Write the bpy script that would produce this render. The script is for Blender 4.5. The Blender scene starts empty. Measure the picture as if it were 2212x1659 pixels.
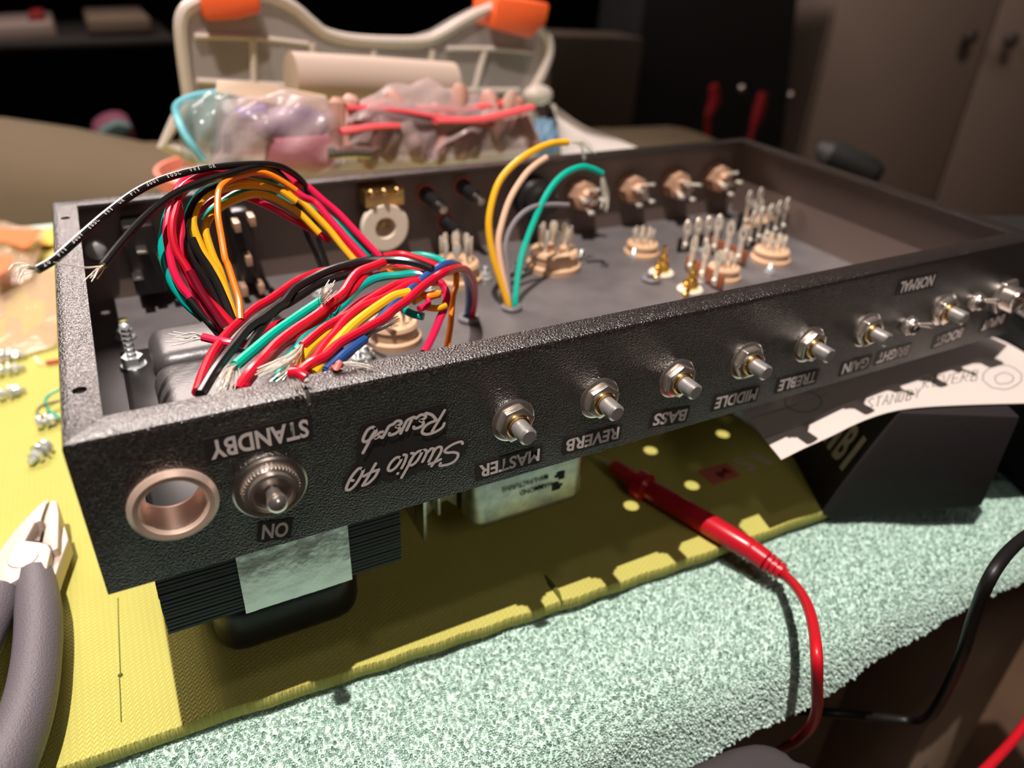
import bpy, bmesh, math, random
import numpy as np
from mathutils import Vector, Matrix
random.seed(7)
S = bpy.context.scene
COL = S.collection
# ------------------------------------------------------------------ camera
F = 1643.54
CAM = np.array([0.02282, -0.18268, 0.11247])
RM = np.array([[0.884397, 0.206533, -0.418552], [-0.464786, 0.471582, -0.749389], [0.042608, 0.857295, 0.51306]])
cd = bpy.data.cameras.new('camera'); co = bpy.data.objects.new('camera', cd); COL.objects.link(co)
cd.sensor_width = 36.0; cd.lens = F / 2212 * 36; cd.clip_start = 0.01; cd.clip_end = 50
M4 = Matrix.Identity(4)
for i in range(3):
    for j in range(3): M4[i][j] = RM[i][j]
    M4[i][3] = CAM[i]
co.matrix_world = M4; S.camera = co
cd.dof.use_dof = True; cd.dof.focus_distance = 0.250; cd.dof.aperture_fstop = 7.4
# ------------------------------------------------------------------ world, lights, exposure
w = bpy.data.worlds.new('world'); S.world = w; w.use_nodes = True
w.node_tree.nodes['Background'].inputs[0].default_value = (0.55, 0.42, 0.36, 1)
w.node_tree.nodes['Background'].inputs[1].default_value = 0.015
def lamp(name, kind, loc, tgt, e, col, size, ang=None, blend=.4):
    l = bpy.data.lights.new(name, kind); o = bpy.data.objects.new(name, l); COL.objects.link(o)
    l.energy = e; l.color = col; o.location = loc
    o.rotation_euler = (Vector(tgt) - Vector(loc)).to_track_quat('-Z', 'Y').to_euler()
    if kind == 'SPOT': l.spot_size = ang; l.spot_blend = blend; l.shadow_soft_size = size
    elif kind == 'AREA': l.size = size
    else: l.shadow_soft_size = size
    return o
lamp('lamp_main', 'SPOT', (-0.19, -0.19, 1.75), (0.17, 0.13, -.1), 238, (1, .90, .83), .010, math.radians(46), .55)
lamp('lamp_second', 'SPOT', (-0.40, -0.42, 1.55), (0.15, 0.12, -.1), 6, (1, .90, .83), .05, math.radians(50), .55)
lamp('fill_front', 'AREA', (0.25, -1.25, 0.95), (0.15, 0.05, -.05), 2.2, (1, .84, .76), .45)  # added fill that brightens the front panel, not a lamp of the room
lamp('fill_wardrobe', 'SPOT', (0.95, 0.15, 1.55), (1.9, 1.0, -.2), 42, (1, .80, .68), .10, math.radians(70), .8)  # added unseen spot that only brightens the wardrobe front
bk = lamp('lamp_back', 'AREA', (-0.05, 1.22, 0.86), (0.06, 0.08, 0), 24.0, (1, .84, .78), .75)
bk.data.shape = 'RECTANGLE'; bk.data.size_y = .45
S.view_settings.view_transform = 'Standard'; S.view_settings.look = 'None'
S.view_settings.gamma = 1; S.view_settings.exposure = 0; S.view_settings.use_curve_mapping = False
# ------------------------------------------------------------------ pixel helpers (used once, to find where each thing stands)
def ray(x, y): return RM @ np.array([(x - 1106) / F, -(y - 829.5) / F, -1.0])
def onz(x, y, z): d = ray(x, y); return CAM + (z - CAM[2]) / d[2] * d
def ony(x, y, Y): d = ray(x, y); return CAM + (Y - CAM[1]) / d[1] * d
def onx(x, y, X): d = ray(x, y); return CAM + (X - CAM[0]) / d[0] * d
def dep(P): return -((np.array(P) - CAM) @ RM)[2]
# ------------------------------------------------------------------ materials
MATS = {}
def mat(name, col, rough=.5, metal=0, spec=.5, bump=None, var=None, trans=0, alpha=1, coat=0, emit=None, ior=1.45, sss=0):
    if name in MATS: return MATS[name]
    m = bpy.data.materials.new(name); m.use_nodes = True; nt = m.node_tree; b = nt.nodes['Principled BSDF']
    b.inputs['Base Color'].default_value = (*col, 1); b.inputs['Roughness'].default_value = rough
    b.inputs['Metallic'].default_value = metal; b.inputs['Specular IOR Level'].default_value = spec
    b.inputs['Transmission Weight'].default_value = trans; b.inputs['Alpha'].default_value = alpha
    b.inputs['Coat Weight'].default_value = coat; b.inputs['IOR'].default_value = ior
    tc = nt.nodes.new('ShaderNodeTexCoord')
    if var:  # (scale, second colour, low, high)
        n = nt.nodes.new('ShaderNodeTexNoise'); n.inputs['Scale'].default_value = var[0]; n.inputs['Detail'].default_value = 4
        nt.links.new(tc.outputs['Object'], n.inputs['Vector'])
        r = nt.nodes.new('ShaderNodeMapRange'); r.inputs[1].default_value = var[2]; r.inputs[2].default_value = var[3]
        mx = nt.nodes.new('ShaderNodeMix'); mx.data_type = 'RGBA'
        mx.inputs['A'].default_value = (*col, 1); mx.inputs['B'].default_value = (*var[1], 1)
        nt.links.new(n.outputs['Fac'], r.inputs[0]); nt.links.new(r.outputs[0], mx.inputs['Factor'])
        nt.links.new(mx.outputs['Result'], b.inputs['Base Color'])
    if bump:  # (scale, strength, distance[, detail])
        n = nt.nodes.new('ShaderNodeTexNoise'); n.inputs['Scale'].default_value = bump[0]
        n.inputs['Detail'].default_value = bump[3] if len(bump) > 3 else 2
        nt.links.new(tc.outputs['Object'], n.inputs['Vector'])
        bp = nt.nodes.new('ShaderNodeBump'); bp.inputs['Strength'].default_value = bump[1]; bp.inputs['Distance'].default_value = bump[2]
        nt.links.new(n.outputs['Fac'], bp.inputs['Height']); nt.links.new(bp.outputs[0], b.inputs['Normal'])
    MATS[name] = m; return m
POWDER = mat('black_powder_coat', (.016, .0115, .0098), .26, spec=1.0, bump=(1500, .85, .00055, 2.5), ior=1.7)
INNER = mat('dark_satin_steel', (.125, .112, .113), .45, spec=.5, bump=(500, .1, .0002), var=(60, (.095, .085, .086), .35, .7))
INWALL = mat('satin_grey_steel', (.15, .11, .095), .42, spec=.5, bump=(420, .12, .0002))
CHROME = mat('nickel', (.84, .76, .70), .20, .92)
NICKEL = mat('satin_nickel', (.66, .60, .56), .30, 1)
STEEL = mat('shaft_steel', (.66, .63, .61), .30, .75)
BRASS = mat('brass', (.72, .48, .20), .28, 1)
GOLD = mat('gold_plating', (.95, .62, .16), .18, 1)
ZINC = mat('zinc_plate', (.68, .71, .71), .28, .6)
TIN = mat('tinned_copper', (.86, .80, .70), .35, .45)
LABEL = mat('white_lettering', (.90, .80, .76), .5)
FILM = mat('decal_film', (.030, .024, .022), .42, spec=.55, bump=(1900, .35, .0003))
BLACKP = mat('black_plastic', (.014, .013, .013), .32)
RUBBER = mat('grey_rubber', (.16, .15, .16), .5)
DKGRIP = mat('grey_grip', (.115, .10, .115), .5, bump=(1600, .7, .0004), spec=.6)
CERAM = mat('tan_ceramic', (.62, .40, .25), .5, bump=(300, .1, .0002))
PHENOL = mat('brown_phenolic', (.28, .085, .04), .45)
WHITEP = mat('white_nylon', (.80, .68, .55), .5)
REDP = mat('red_plastic', (.50, .008, .020), .28, spec=.5)
REDC = mat('red_cable', (.55, .01, .02), .35)
STEELJ = mat('plier_steel', (.60, .50, .44), .50, .45, bump=(900, .15, .0002))
LAM = mat('black_laminations', (.020, .022, .023), .40, spec=.5)
FOIL = mat('aluminium_foil', (.70, .72, .68), .26, 1, bump=(70, .28, .002, 4))
GALV = mat('galvanised_steel', (.56, .60, .57), .34, 1, bump=(260, .12, .0006, 4), var=(220, (.40, .43, .41), .4, .7))
INK = mat('black_ink', (.02, .02, .02), .6)
PENCIL = mat('pencil_grey', (.10, .09, .09), .7)
PAPER = mat('white_paper', (.60, .53, .49), .75)
WCOL = {'red': (.56, .007, .027), 'pink': (.72, .014, .075), 'teal': (.0, .36, .31), 'green': (.0, .42, .31), 'yellow': (.82, .42, .015),
        'orange': (.90, .22, .012), 'black': (.013, .011, .011), 'blue': (.022, .075, .26), 'maroon': (.16, .004, .018), 'cream': (.74, .46, .32), 'grey': (.22, .20, .21)}
WM = {k: mat(k + '_insulation', v, .24, spec=.55) for k, v in WCOL.items()}
# ------------------------------------------------------------------ mesh helpers
class MB:
    def __init__(s): s.v = []; s.f = []; s.mi = []; s.m = 0
    def add(s, vs, fs):
        n = len(s.v); s.v += [tuple(float(c) for c in v) for v in vs]; s.f += [tuple(i + n for i in f) for f in fs]; s.mi += [s.m] * len(fs); return s
    def box(s, lo, hi, M=None):
        x0, y0, z0 = lo; x1, y1, z1 = hi
        vs = [Vector(p) for p in [(x0, y0, z0), (x1, y0, z0), (x1, y1, z0), (x0, y1, z0), (x0, y0, z1), (x1, y0, z1), (x1, y1, z1), (x0, y1, z1)]]
        if M: vs = [M @ v for v in vs]
        return s.add(vs, [(0, 3, 2, 1), (4, 5, 6, 7), (0, 1, 5, 4), (1, 2, 6, 5), (2, 3, 7, 6), (3, 0, 4, 7)])
    def tube(s, pts, r, n=10, cap=True, flat=1.0):
        P = [Vector(p) for p in pts]; m = len(P)
        R = r if isinstance(r, (list, tuple)) else [r] * m
        t0 = (P[1] - P[0]).normalized(); up = Vector((0, 0, 1)) if abs(t0.z) < .9 else Vector((1, 0, 0))
        a = t0.cross(up).normalized(); vs = []; fs = []
        for i in range(m):
            t = (P[min(i + 1, m - 1)] - P[max(i - 1, 0)]).normalized()
            a = (a - t * a.dot(t)).normalized(); b = t.cross(a)
            for k in range(n):
                an = 2 * math.pi * k / n
                vs.append(P[i] + (a * math.cos(an) + b * math.sin(an) * flat) * R[i])
        for i in range(m - 1):
            for k in range(n):
                fs.append((i * n + k, i * n + (k + 1) % n, (i + 1) * n + (k + 1) % n, (i + 1) * n + k))
        if cap: fs.append(tuple(range(n))[::-1]); fs.append(tuple((m - 1) * n + k for k in range(n)))
        return s.add(vs, fs)
    def lathe(s, prof, M=None, n=24, close=False):  # prof [(r,h)] about local z
        vs = []; fs = []; m = len(prof)
        for r, h in prof:
            for k in range(n):
                an = 2 * math.pi * k / n; v = Vector((r * math.cos(an), r * math.sin(an), h)); vs.append(M @ v if M else v)
        for i in range(m if close else m - 1):
            j = (i + 1) % m
            for k in range(n): fs.append((i * n + k, i * n + (k + 1) % n, j * n + (k + 1) % n, j * n + k))
        if not close:
            if prof[0][0] > 1e-7: fs.append(tuple(range(n))[::-1])
            if prof[-1][0] > 1e-7: fs.append(tuple((m - 1) * n + k for k in range(n)))
        return s.add(vs, fs)
    def prism(s, poly, h0, h1, M=None):  # poly [(x,y)] extruded along local z
        n = len(poly); vs = [Vector((x, y, h0)) for x, y in poly] + [Vector((x, y, h1)) for x, y in poly]
        if M: vs = [M @ v for v in vs]
        return s.add(vs, [tuple(range(n))[::-1], tuple(range(n, 2 * n))] + [(i, (i + 1) % n, n + (i + 1) % n, n + i) for i in range(n)])
    def hull(s, top, bot):  # two 3D polygons with the same count
        n = len(top); return s.add(list(bot) + list(top), [tuple(range(n))[::-1], tuple(range(n, 2 * n))] + [(i, (i + 1) % n, n + (i + 1) % n, n + i) for i in range(n)])
    def ball(s, c, r, n=10, sq=(1, 1, 1)):
        vs = []; fs = []
        for i in range(n + 1):
            th = math.pi * i / n
            for k in range(n * 2):
                ph = math.pi * k / n; vs.append((c[0] + r * sq[0] * math.sin(th) * math.cos(ph), c[1] + r * sq[1] * math.sin(th) * math.sin(ph), c[2] + r * sq[2] * math.cos(th)))
        for i in range(n):
            for k in range(2 * n): fs.append((i * 2 * n + k, (i + 1) * 2 * n + k, (i + 1) * 2 * n + (k + 1) % (2 * n), i * 2 * n + (k + 1) % (2 * n)))
        return s.add(vs, fs)
    def build(s, name, mats, parent=None, ang=35, bevel=0, label=None, kind=None, seg=2):
        me = bpy.data.meshes.new(name); me.from_pydata(s.v, [], s.f)
        bm = bmesh.new(); bm.from_mesh(me); bmesh.ops.remove_doubles(bm, verts=bm.verts, dist=1e-7)
        bmesh.ops.recalc_face_normals(bm, faces=bm.faces)
        if bevel:
            ed = [e for e in bm.edges if len(e.link_faces) == 2 and e.calc_face_angle(0) > math.radians(25)]
            bmesh.ops.bevel(bm, geom=ed, offset=bevel, segments=seg, affect='EDGES', clamp_overlap=True, profile=.5)
        bm.to_mesh(me); bm.free()
        if not isinstance(mats, (list, tuple)): mats = [mats]
        for m in mats: me.materials.append(m)
        if len(mats) > 1 and len(me.polygons) == len(s.mi): me.polygons.foreach_set('material_index', s.mi)
        me.shade_smooth(); me.set_sharp_from_angle(angle=math.radians(ang))
        return link(name, me, parent, label, kind)
def link(name, me, parent=None, label=None, kind=None):
    o = bpy.data.objects.new(name, me); COL.objects.link(o)
    if parent is not None:
        o.parent = parent
        if parent.get('_root'): o.matrix_parent_inverse = Matrix(parent['_inv']).copy() if False else INV[parent.name]
    if label: o['label'] = label
    if kind: o['kind'] = kind
    return o
INV = {}
def thing(name, label, cat, loc=(0, 0, 0), group=None):
    o = bpy.data.objects.new(name, None); COL.objects.link(o); o.location = [float(c) for c in loc]
    o.empty_display_size = .01; o['_root'] = 1; INV[o.name] = Matrix.Translation(o.location).inverted()
    o['label'] = label; o['category'] = cat
    if group: o['group'] = group
    return o
def tag(o, label, cat, group=None):
    o['label'] = label; o['category'] = cat
    if group: o['group'] = group
    return o
def struct(o): o['kind'] = 'structure'; return o
def dup(o, loc=None, parent=None, rot=None):
    c = o.copy(); COL.objects.link(c)
    if parent is not None: c.parent = parent
    if loc is not None: c.location = loc
    if rot is not None: c.rotation_euler = rot
    for ch in list(o.children):
        d = ch.copy(); COL.objects.link(d); d.parent = c
    return c
def smooth(pts, k=8):
    P = [np.array(p, float) for p in pts]; P = [2 * P[0] - P[1]] + P + [2 * P[-1] - P[-2]]; out = []
    for i in range(1, len(P) - 2):
        for j in range(k):
            t = j / k; a, b, c, d = P[i - 1:i + 3]
            out.append(.5 * (2 * b + (c - a) * t + (2 * a - 5 * b + 4 * c - d) * t * t + (3 * b - a - 3 * c + d) * t ** 3))
    out.append(P[-2]); return out
def axisM(loc, z):
    z = Vector(z).normalized(); q = Vector((0, 0, 1)).rotation_difference(z)
    return Matrix.Translation(loc) @ q.to_matrix().to_4x4()
def hexp(r, a0=0): return [(r * math.cos(a0 + math.pi / 3 * i), r * math.sin(a0 + math.pi / 3 * i)) for i in range(6)]
def cut(o, cutters):
    dg = bpy.context.evaluated_depsgraph_get; tmp = []
    for c in cutters:
        md = o.modifiers.new('b', 'BOOLEAN'); md.operation = 'DIFFERENCE'; md.solver = 'EXACT'; md.object = c; tmp.append(c)
    d = bpy.context.evaluated_depsgraph_get(); d.update()
    me = bpy.data.meshes.new_from_object(o.evaluated_get(d)); o.modifiers.clear(); o.data = me
    me.shade_smooth(); me.set_sharp_from_angle(angle=math.radians(30))
    for c in tmp: bpy.data.objects.remove(c)
def cyl_cutter(loc, axis, r, h, n=24):
    return MB().lathe([(r, -h), (r, h)], axisM(loc, axis), n).build('cutter', POWDER)
def text_mesh(txt, w, h, bold=.02, shear=0):
    c = bpy.data.curves.new('t', 'FONT'); c.body = txt; c.offset = bold; c.shear = shear; c.resolution_u = 3; c.extrude = .0
    o = bpy.data.objects.new('t', c); COL.objects.link(o); d = bpy.context.evaluated_depsgraph_get(); d.update()
    me = bpy.data.meshes.new_from_object(o.evaluated_get(d)); bpy.data.objects.remove(o)
    v = np.array([p.co[:] for p in me.vertices]); lo = v.min(0); hi = v.max(0)
    for p in me.vertices:
        p.co.x = (p.co.x - (lo[0] + hi[0]) / 2) / (hi[0] - lo[0]) * w; p.co.y = (p.co.y - (lo[1] + hi[1]) / 2) / (hi[1] - lo[1]) * h
    me.materials.clear(); return me
def strands(root, tip_pts, n=9, r=.00016, spread=.0006, name='bare_strands', parent=None, fray=1.0):
    m = MB()
    for i in range(n):
        o1 = np.array([random.gauss(0, 1) for _ in range(3)]) * spread
        pts = [np.array(root) + o1 * .5]
        for k, p in enumerate(tip_pts): pts.append(np.array(p) + o1 * (1 + fray * (k + 1) / len(tip_pts)) + np.array([random.gauss(0, 1) for _ in range(3)]) * spread * .25)
        m.tube(smooth(pts, 4), r, 5)
    return m.build(name, TIN, parent)

# ================================================================== the setting
WOODF = mat('brown_floor', (.16, .095, .06), .5, var=(6, (.10, .058, .035), .3, .7))
DARKW = mat('dark_wall', (.012, .010, .010), .9)
b = MB().box((-2.5, -2.2, -.92), (3.6, 3.4, -.88)).build('floor', WOODF); struct(b)
for nm, lo, hi in (('wall_back', (-2.5, 3.4, -.88), (3.6, 3.5, 2)), ('wall_left', (-2.6, -2.2, -.88), (-2.5, 3.5, 2)), ('wall_right', (3.6, -2.2, -.88), (3.7, 3.5, 2)), ('wall_front', (-2.5, -2.3, -.88), (3.6, -2.2, 2)), ('ceiling', (-2.6, -2.3, 2), (3.7, 3.5, 2.1))):
    struct(MB().box(lo, hi).build(nm, DARKW))
TZ = -.139
TABW = mat('table_wood', (.34, .25, .18), .5, var=(14, (.26, .18, .12), .3, .7), bump=(90, .2, .001))
tb = thing('work_table', 'work table with beige wooden legs under the teal towel', 'table', (.1, .3, -.88))
def tfront(x): return -.031 - .013 * (x - .05) / .33 * (1 if x < .45 else .9)
te = [(-.75, tfront(-.75) + .004), (.62, tfront(.62) + .004), (.62, .60), (-.75, .60)]
MB().prism(te, TZ - .028, TZ - .0002).build('table_top', TABW, tb, bevel=.003)
for x, y in ((.432, -.040), (-.70, .01), (.55, .53), (-.70, .53)):
    MB().box((x, y, -.88), (x + .080, y + .06, TZ - .028)).build('leg', TABW, tb, bevel=.003)
# ------------------------------------------------------------------ towel
def towel():
    nu, nv = 150, 44; V = []; 
    prof = []
    for i in range(nv):
        t = i / (nv - 1)
        prof.append(t)
    def pt(u, t):
        x = -.32 + .86 * u
        base = -.031 - .013 * (x - .05) / .33 * (1 if x < .45 else .9)
        L = .66 - .0
        s = t * (.108 - (.11 * min(max(x - .15, 0), .27)))
        # s: arc length measured from 6 cm behind the table edge
        flat = .055; Rr = .020
        if s < flat: y = base + flat - s; z = -.1345
        else:
            a = (s - flat) / Rr
            if a < 1.36: y = base - Rr * math.sin(a); z = -.1345 - Rr * (1 - math.cos(a))
            else:
                y0 = base - Rr * math.sin(1.36); z0 = -.1345 - Rr * (1 - math.cos(1.36)); q = s - flat - 1.36 * Rr
                y = y0 - q * math.cos(1.36); z = z0 - q * math.sin(1.36)
        wv = .0012 * math.sin(x * 41 + 1) * (1 if s > flat else .35) + .0008 * math.sin(x * 97 + s * 60)
        return (x, y + wv * .6, z + wv)
    for j in range(nv):
        for i in range(nu): V.append(pt(i / (nu - 1), j / (nv - 1)))
    Fc = [(j * nu + i, j * nu + i + 1, (j + 1) * nu + i + 1, (j + 1) * nu + i) for j in range(nv - 1) for i in range(nu - 1)]
    return V, Fc
TOWC = (.52, .69, .615)
TOWEL = mat('teal_terry', TOWC, .9, spec=.2, var=(90, (.57, .71, .64), .3, .7))
tw = thing('towel', 'teal terry towel spread over the table edge in front of the green mat', 'towel', (.1, .0, TZ))
V, Fc = towel()
# grow outward: base cloth = surface + a back sheet 3 mm lower
mb = MB(); mb.add(V, Fc); low = [(x, y + .002, z - .003) for x, y, z in V]; mb.add(low, [f[::-1] for f in Fc])
mb.box((-.62, .015, TZ), (.62, .595, -.1346))
mb.build('cloth', TOWEL, tw, ang=60)
me = bpy.data.meshes.new('pile'); me.from_pydata(V, [], Fc); pile = link('pile', me, tw, kind='stuff'); me.materials.append(TOWEL)
def pile_nodes(ob, dens):
    g = bpy.data.node_groups.new('terry', 'GeometryNodeTree')
    g.interface.new_socket('Geometry', in_out='INPUT', socket_type='NodeSocketGeometry')
    g.interface.new_socket('Geometry', in_out='OUTPUT', socket_type='NodeSocketGeometry')
    N = g.nodes.new; Lk = g.links.new
    gi = N('NodeGroupInput'); go = N('NodeGroupOutput')
    ds = N('GeometryNodeDistributePointsOnFaces'); ds.inputs['Density'].default_value = dens
    qb = N('GeometryNodeCurveQuadraticBezier'); qb.inputs['Resolution'].default_value = 5
    qb.inputs['Start'].default_value = (-.0013, 0, -.0003); qb.inputs['Middle'].default_value = (.0002, .0007, .0026); qb.inputs['End'].default_value = (.0014, -.0003, -.0003)
    cc = N('GeometryNodeCurvePrimitiveCircle'); cc.inputs['Resolution'].default_value = 5; cc.inputs['Radius'].default_value = .00052
    cm = N('GeometryNodeCurveToMesh'); sm = N('GeometryNodeSetShadeSmooth'); stm = N('GeometryNodeSetMaterial'); stm.inputs['Material'].default_value = TOWEL
    io = N('GeometryNodeInstanceOnPoints'); rv = N('FunctionNodeRandomValue'); rv.data_type = 'FLOAT_VECTOR'
    rv.inputs[0].default_value = (-.5, -.5, 0); rv.inputs[1].default_value = (.5, .5, 6.283)
    rr = N('FunctionNodeRotateRotation'); rr.rotation_space = 'LOCAL'; er = N('FunctionNodeEulerToRotation')
    rs = N('FunctionNodeRandomValue'); rs.data_type = 'FLOAT'; rs.inputs[2].default_value = .75; rs.inputs[3].default_value = 1.25
    Lk(gi.outputs[0], ds.inputs['Mesh']); Lk(qb.outputs[0], cm.inputs['Curve']); Lk(cc.outputs[0], cm.inputs['Profile Curve'])
    Lk(cm.outputs[0], sm.inputs[0]); Lk(sm.outputs[0], stm.inputs[0]); Lk(ds.outputs['Points'], io.inputs['Points']); Lk(stm.outputs[0], io.inputs['Instance'])
    Lk(rv.outputs[0], er.inputs[0]); Lk(ds.outputs['Rotation'], rr.inputs[0]); Lk(er.outputs[0], rr.inputs[1]); Lk(rr.outputs[0], io.inputs['Rotation'])
    Lk(rs.outputs[1], io.inputs['Scale']); Lk(io.outputs[0], go.inputs[0])
    md = ob.modifiers.new('pile', 'NODES'); md.node_group = g
pile_nodes(pile, 900000)
# ------------------------------------------------------------------ green foam mat
def mat_green():
    m = mat('green_foam', (.57, .53, .135), .75, spec=.3, var=(30, (.535, .50, .125), .35, .65)); nt = m.node_tree; b = nt.nodes['Principled BSDF']
    tc = nt.nodes.new('ShaderNodeTexCoord'); sp = nt.nodes.new('ShaderNodeSeparateXYZ'); nt.links.new(tc.outputs['Object'], sp.inputs[0])
    def mth(op, a, b_=None):
        n = nt.nodes.new('ShaderNodeMath'); n.operation = op
        for i, q in enumerate((a, b_)):
            if q is None: continue
            if isinstance(q, (int, float)): n.inputs[i].default_value = q
            else: nt.links.new(q, n.inputs[i])
        return n.outputs[0]
    x = sp.outputs[0]; y = sp.outputs[1]
    tri = mth('PINGPONG', x, .0011)
    ph = mth('ADD', mth('ADD', y, mth('MULTIPLY', x, .35)), mth('MULTIPLY', tri, 1.5))
    h = mth('SINE', mth('MULTIPLY', ph, 2 * math.pi / .0019))
    bp = nt.nodes.new('ShaderNodeBump'); bp.inputs['Strength'].default_value = .6; bp.inputs['Distance'].default_value = .0004
    nt.links.new(h, bp.inputs['Height']); nt.links.new(bp.outputs[0], b.inputs['Normal']); return m
GREEN = mat_green(); GEDGE = mat('green_foam_edge', (.40, .36, .07), .85, bump=(700, .8, .0008, 4))
gm = thing('foam_mat', 'lime green foam play mat with herringbone relief lying on the towel', 'mat', (.1, .25, -.132))
fe = [(-.70, .022), (-.2, .0155), (-.0056, .0096), (.05, .0068), (.11, .0035), (.1733, .0002), (.24, -.0022), (.32, -.0042)]
poly = fe + [(.325, .45), (-.0, .558), (-.70, .556)]
fe2 = smooth([(x, y, 0) for x, y in fe], 6)
top = [(p[0], p[1] + .0004 * math.sin(p[0] * 300), -.125) for p in fe2] + [(.325, .45, -.125), (0, .558, -.125), (-.70, .556, -.125)]
MB().hull(top, [(x, y, -.1315) for x, y, z in top]).build('foam_sheet', GREEN, gm, bevel=.0012, seg=2)
SLIT = mat('mat_slit', (.10, .11, .015), .9)
def zpoly(pts, z): return [tuple(onz(x, y, z)) for x, y in pts]
m = MB(); sl = [(255, 1292), (256, 1340), (258, 1400), (260, 1452), (263, 1458), (258, 1466), (260, 1500), (262, 1560)]
m.tube(zpoly(sl, -.1250), .00022, 6); m.ball(onz(260, 1459, -.125), .0009, 6); m.build('cut_slit', SLIT, gm, label='thin dark cut in the mat')
m = MB(); m.tube(zpoly([(1178, 1243), (1190, 1262), (1204, 1280), (1214, 1300)], -.1248), [.0004, .0013, .0012, .0004], 6); m.build('torn_nick', SLIT, gm)
# printed label on the mat
def flat_poly(pts, z, name, mt, parent, dz=.0002, label=None):
    t = zpoly(pts, z); return MB().hull(t, [(x, y, zz - dz) for x, y, zz in t]).build(name, mt, parent, label=label)
RPRINT = mat('red_print', (.62, .16, .12), .8); WPRINT = mat('pale_print', (.62, .55, .38), .8)
flat_poly([(1506, 1017), (1570, 999), (1601, 1027), (1540, 1047)], -.1247, 'printed_patch', RPRINT, gm, label='faded red printed square')
c0 = onz(1553, 1022, -.1244)
def flat_text(txt, wdt, h, c, ex, ey, mt, name, parent, bold=.02, shear=0, label=None, lift=.0002):
    me = text_mesh(txt, wdt, h, bold, shear); ex = Vector(ex).normalized(); ey = Vector(ey); ey = (ey - ex * ey.dot(ex)).normalized(); ez = ex.cross(ey)
    for p in me.vertices: p.co = Vector(c) + ex * p.co.x + ey * p.co.y + ez * lift
    me.materials.append(mt); return link(name, me, parent, label)
e1 = onz(1640, 985, -.1244) - onz(1606, 1005, -.1244)
cS = onz(1608, 1003, -.1245); flat_text('S', .007, .013, cS, -e1, -np.array([.3, .95, 0]), WPRINT, 'lettering', gm, .03)
cR = onz(1640, 993, -.1245); flat_text('R', .007, .013, cR, -e1, -np.array([.3, .95, 0]), WPRINT, 'lettering', gm, .03)
flat_text('M', .0085, .005, onz(1563, 1022, -.1245), -e1, -np.array([.3, .95, 0]), mat('dark_red_print', (.30, .03, .03), .8), 'lettering', gm, .03)
# ================================================================== the amplifier chassis
W, D, H, FL, T = .406, .2032, .0508, .0098, .0013
ch = thing('amplifier_chassis', 'upturned black metal guitar amplifier chassis full of loose coloured wires', 'amplifier', (.2, .1, -.1249))
def panel(L, org, ex, ey, name, label=None):
    # section (d inward, z); mitred at both ends
    sec = [(0, -H), (0, -.0016), (.0005, -.0005), (.0016, 0), (FL, 0), (FL, -T), (.0028, -T), (.0016, -.0020), (T, -.0028), (T, -H)]
    n = len(sec); vs = []; g = .00012
    for k in (0, 1):
        for d, z in sec:
            s_ = d + g if k == 0 else L - d - g
            vs.append(np.array(org) + np.array(ex) * s_ + np.array(ey) * d + np.array([0, 0, z]))
    fs = [tuple(range(n))[::-1], tuple(range(n, 2 * n))] + [(i, (i + 1) % n, n + (i + 1) % n, n + i) for i in range(n)]
    mb = MB()
    for i, f in enumerate(fs):
        mb.m = 0
        if i >= 2 and 5 + 2 <= i <= 9 + 2 - 1: mb.m = 1
        mb.f.append(f); mb.mi.append(mb.m)
    mb.v = [tuple(map(float, v)) for v in vs]
    return mb.build(name, [POWDER, INWALL], ch, label=label)
fp = panel(W, (0, 0, 0), (1, 0, 0), (0, 1, 0), 'front_panel'); bp_ = panel(W, (W, D, 0), (-1, 0, 0), (0, -1, 0), 'back_panel')
lp = panel(D, (0, D, 0), (0, -1, 0), (1, 0, 0), 'side_panel'); rp = panel(D, (W, 0, 0), (0, 1, 0), (-1, 0, 0), 'side_panel')
JX, JZ = .0213, -.026
nx = float(onz(657, 836, 0)[0])
cut(fp, [cyl_cutter((JX, 0, JZ), (0, 1, 0), .0086, .004, 32), MB().box((nx - .0005, -.002, -.004), (nx + .0007, .0042, .001)).build('cutter', POWDER)])
hz = [tuple(onz(171.7, 843, 0)), tuple(onz(141.5, 471, 0))]
cut(lp, [cyl_cutter(hz[0], (0, 0, 1), .0019, .004, 20), cyl_cutter(hz[1], (0, 0, 1), .0019, .004, 20)])
FZ = -H + T
fl = MB().box((T, T, -H), (W - T, D - T, FZ)).build('floor_panel', [INNER, POWDER], ch)
fl.data.polygons[0].material_index = 1
cuts = [cyl_cutter((*onz(842, 748, FZ)[:2], FZ), (0, 0, 1), .0022, .004, 16), cyl_cutter((*onz(265, 690, FZ)[:2], FZ), (0, 0, 1), .0022, .004, 16)]
for hx, hy in ((.235, .062), (.236, .030), (.280, .058), (.200, .030)): cuts.append(cyl_cutter((hx, hy, FZ), (0, 0, 1), .0036, .004, 16))
cut(fl, cuts)
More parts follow.
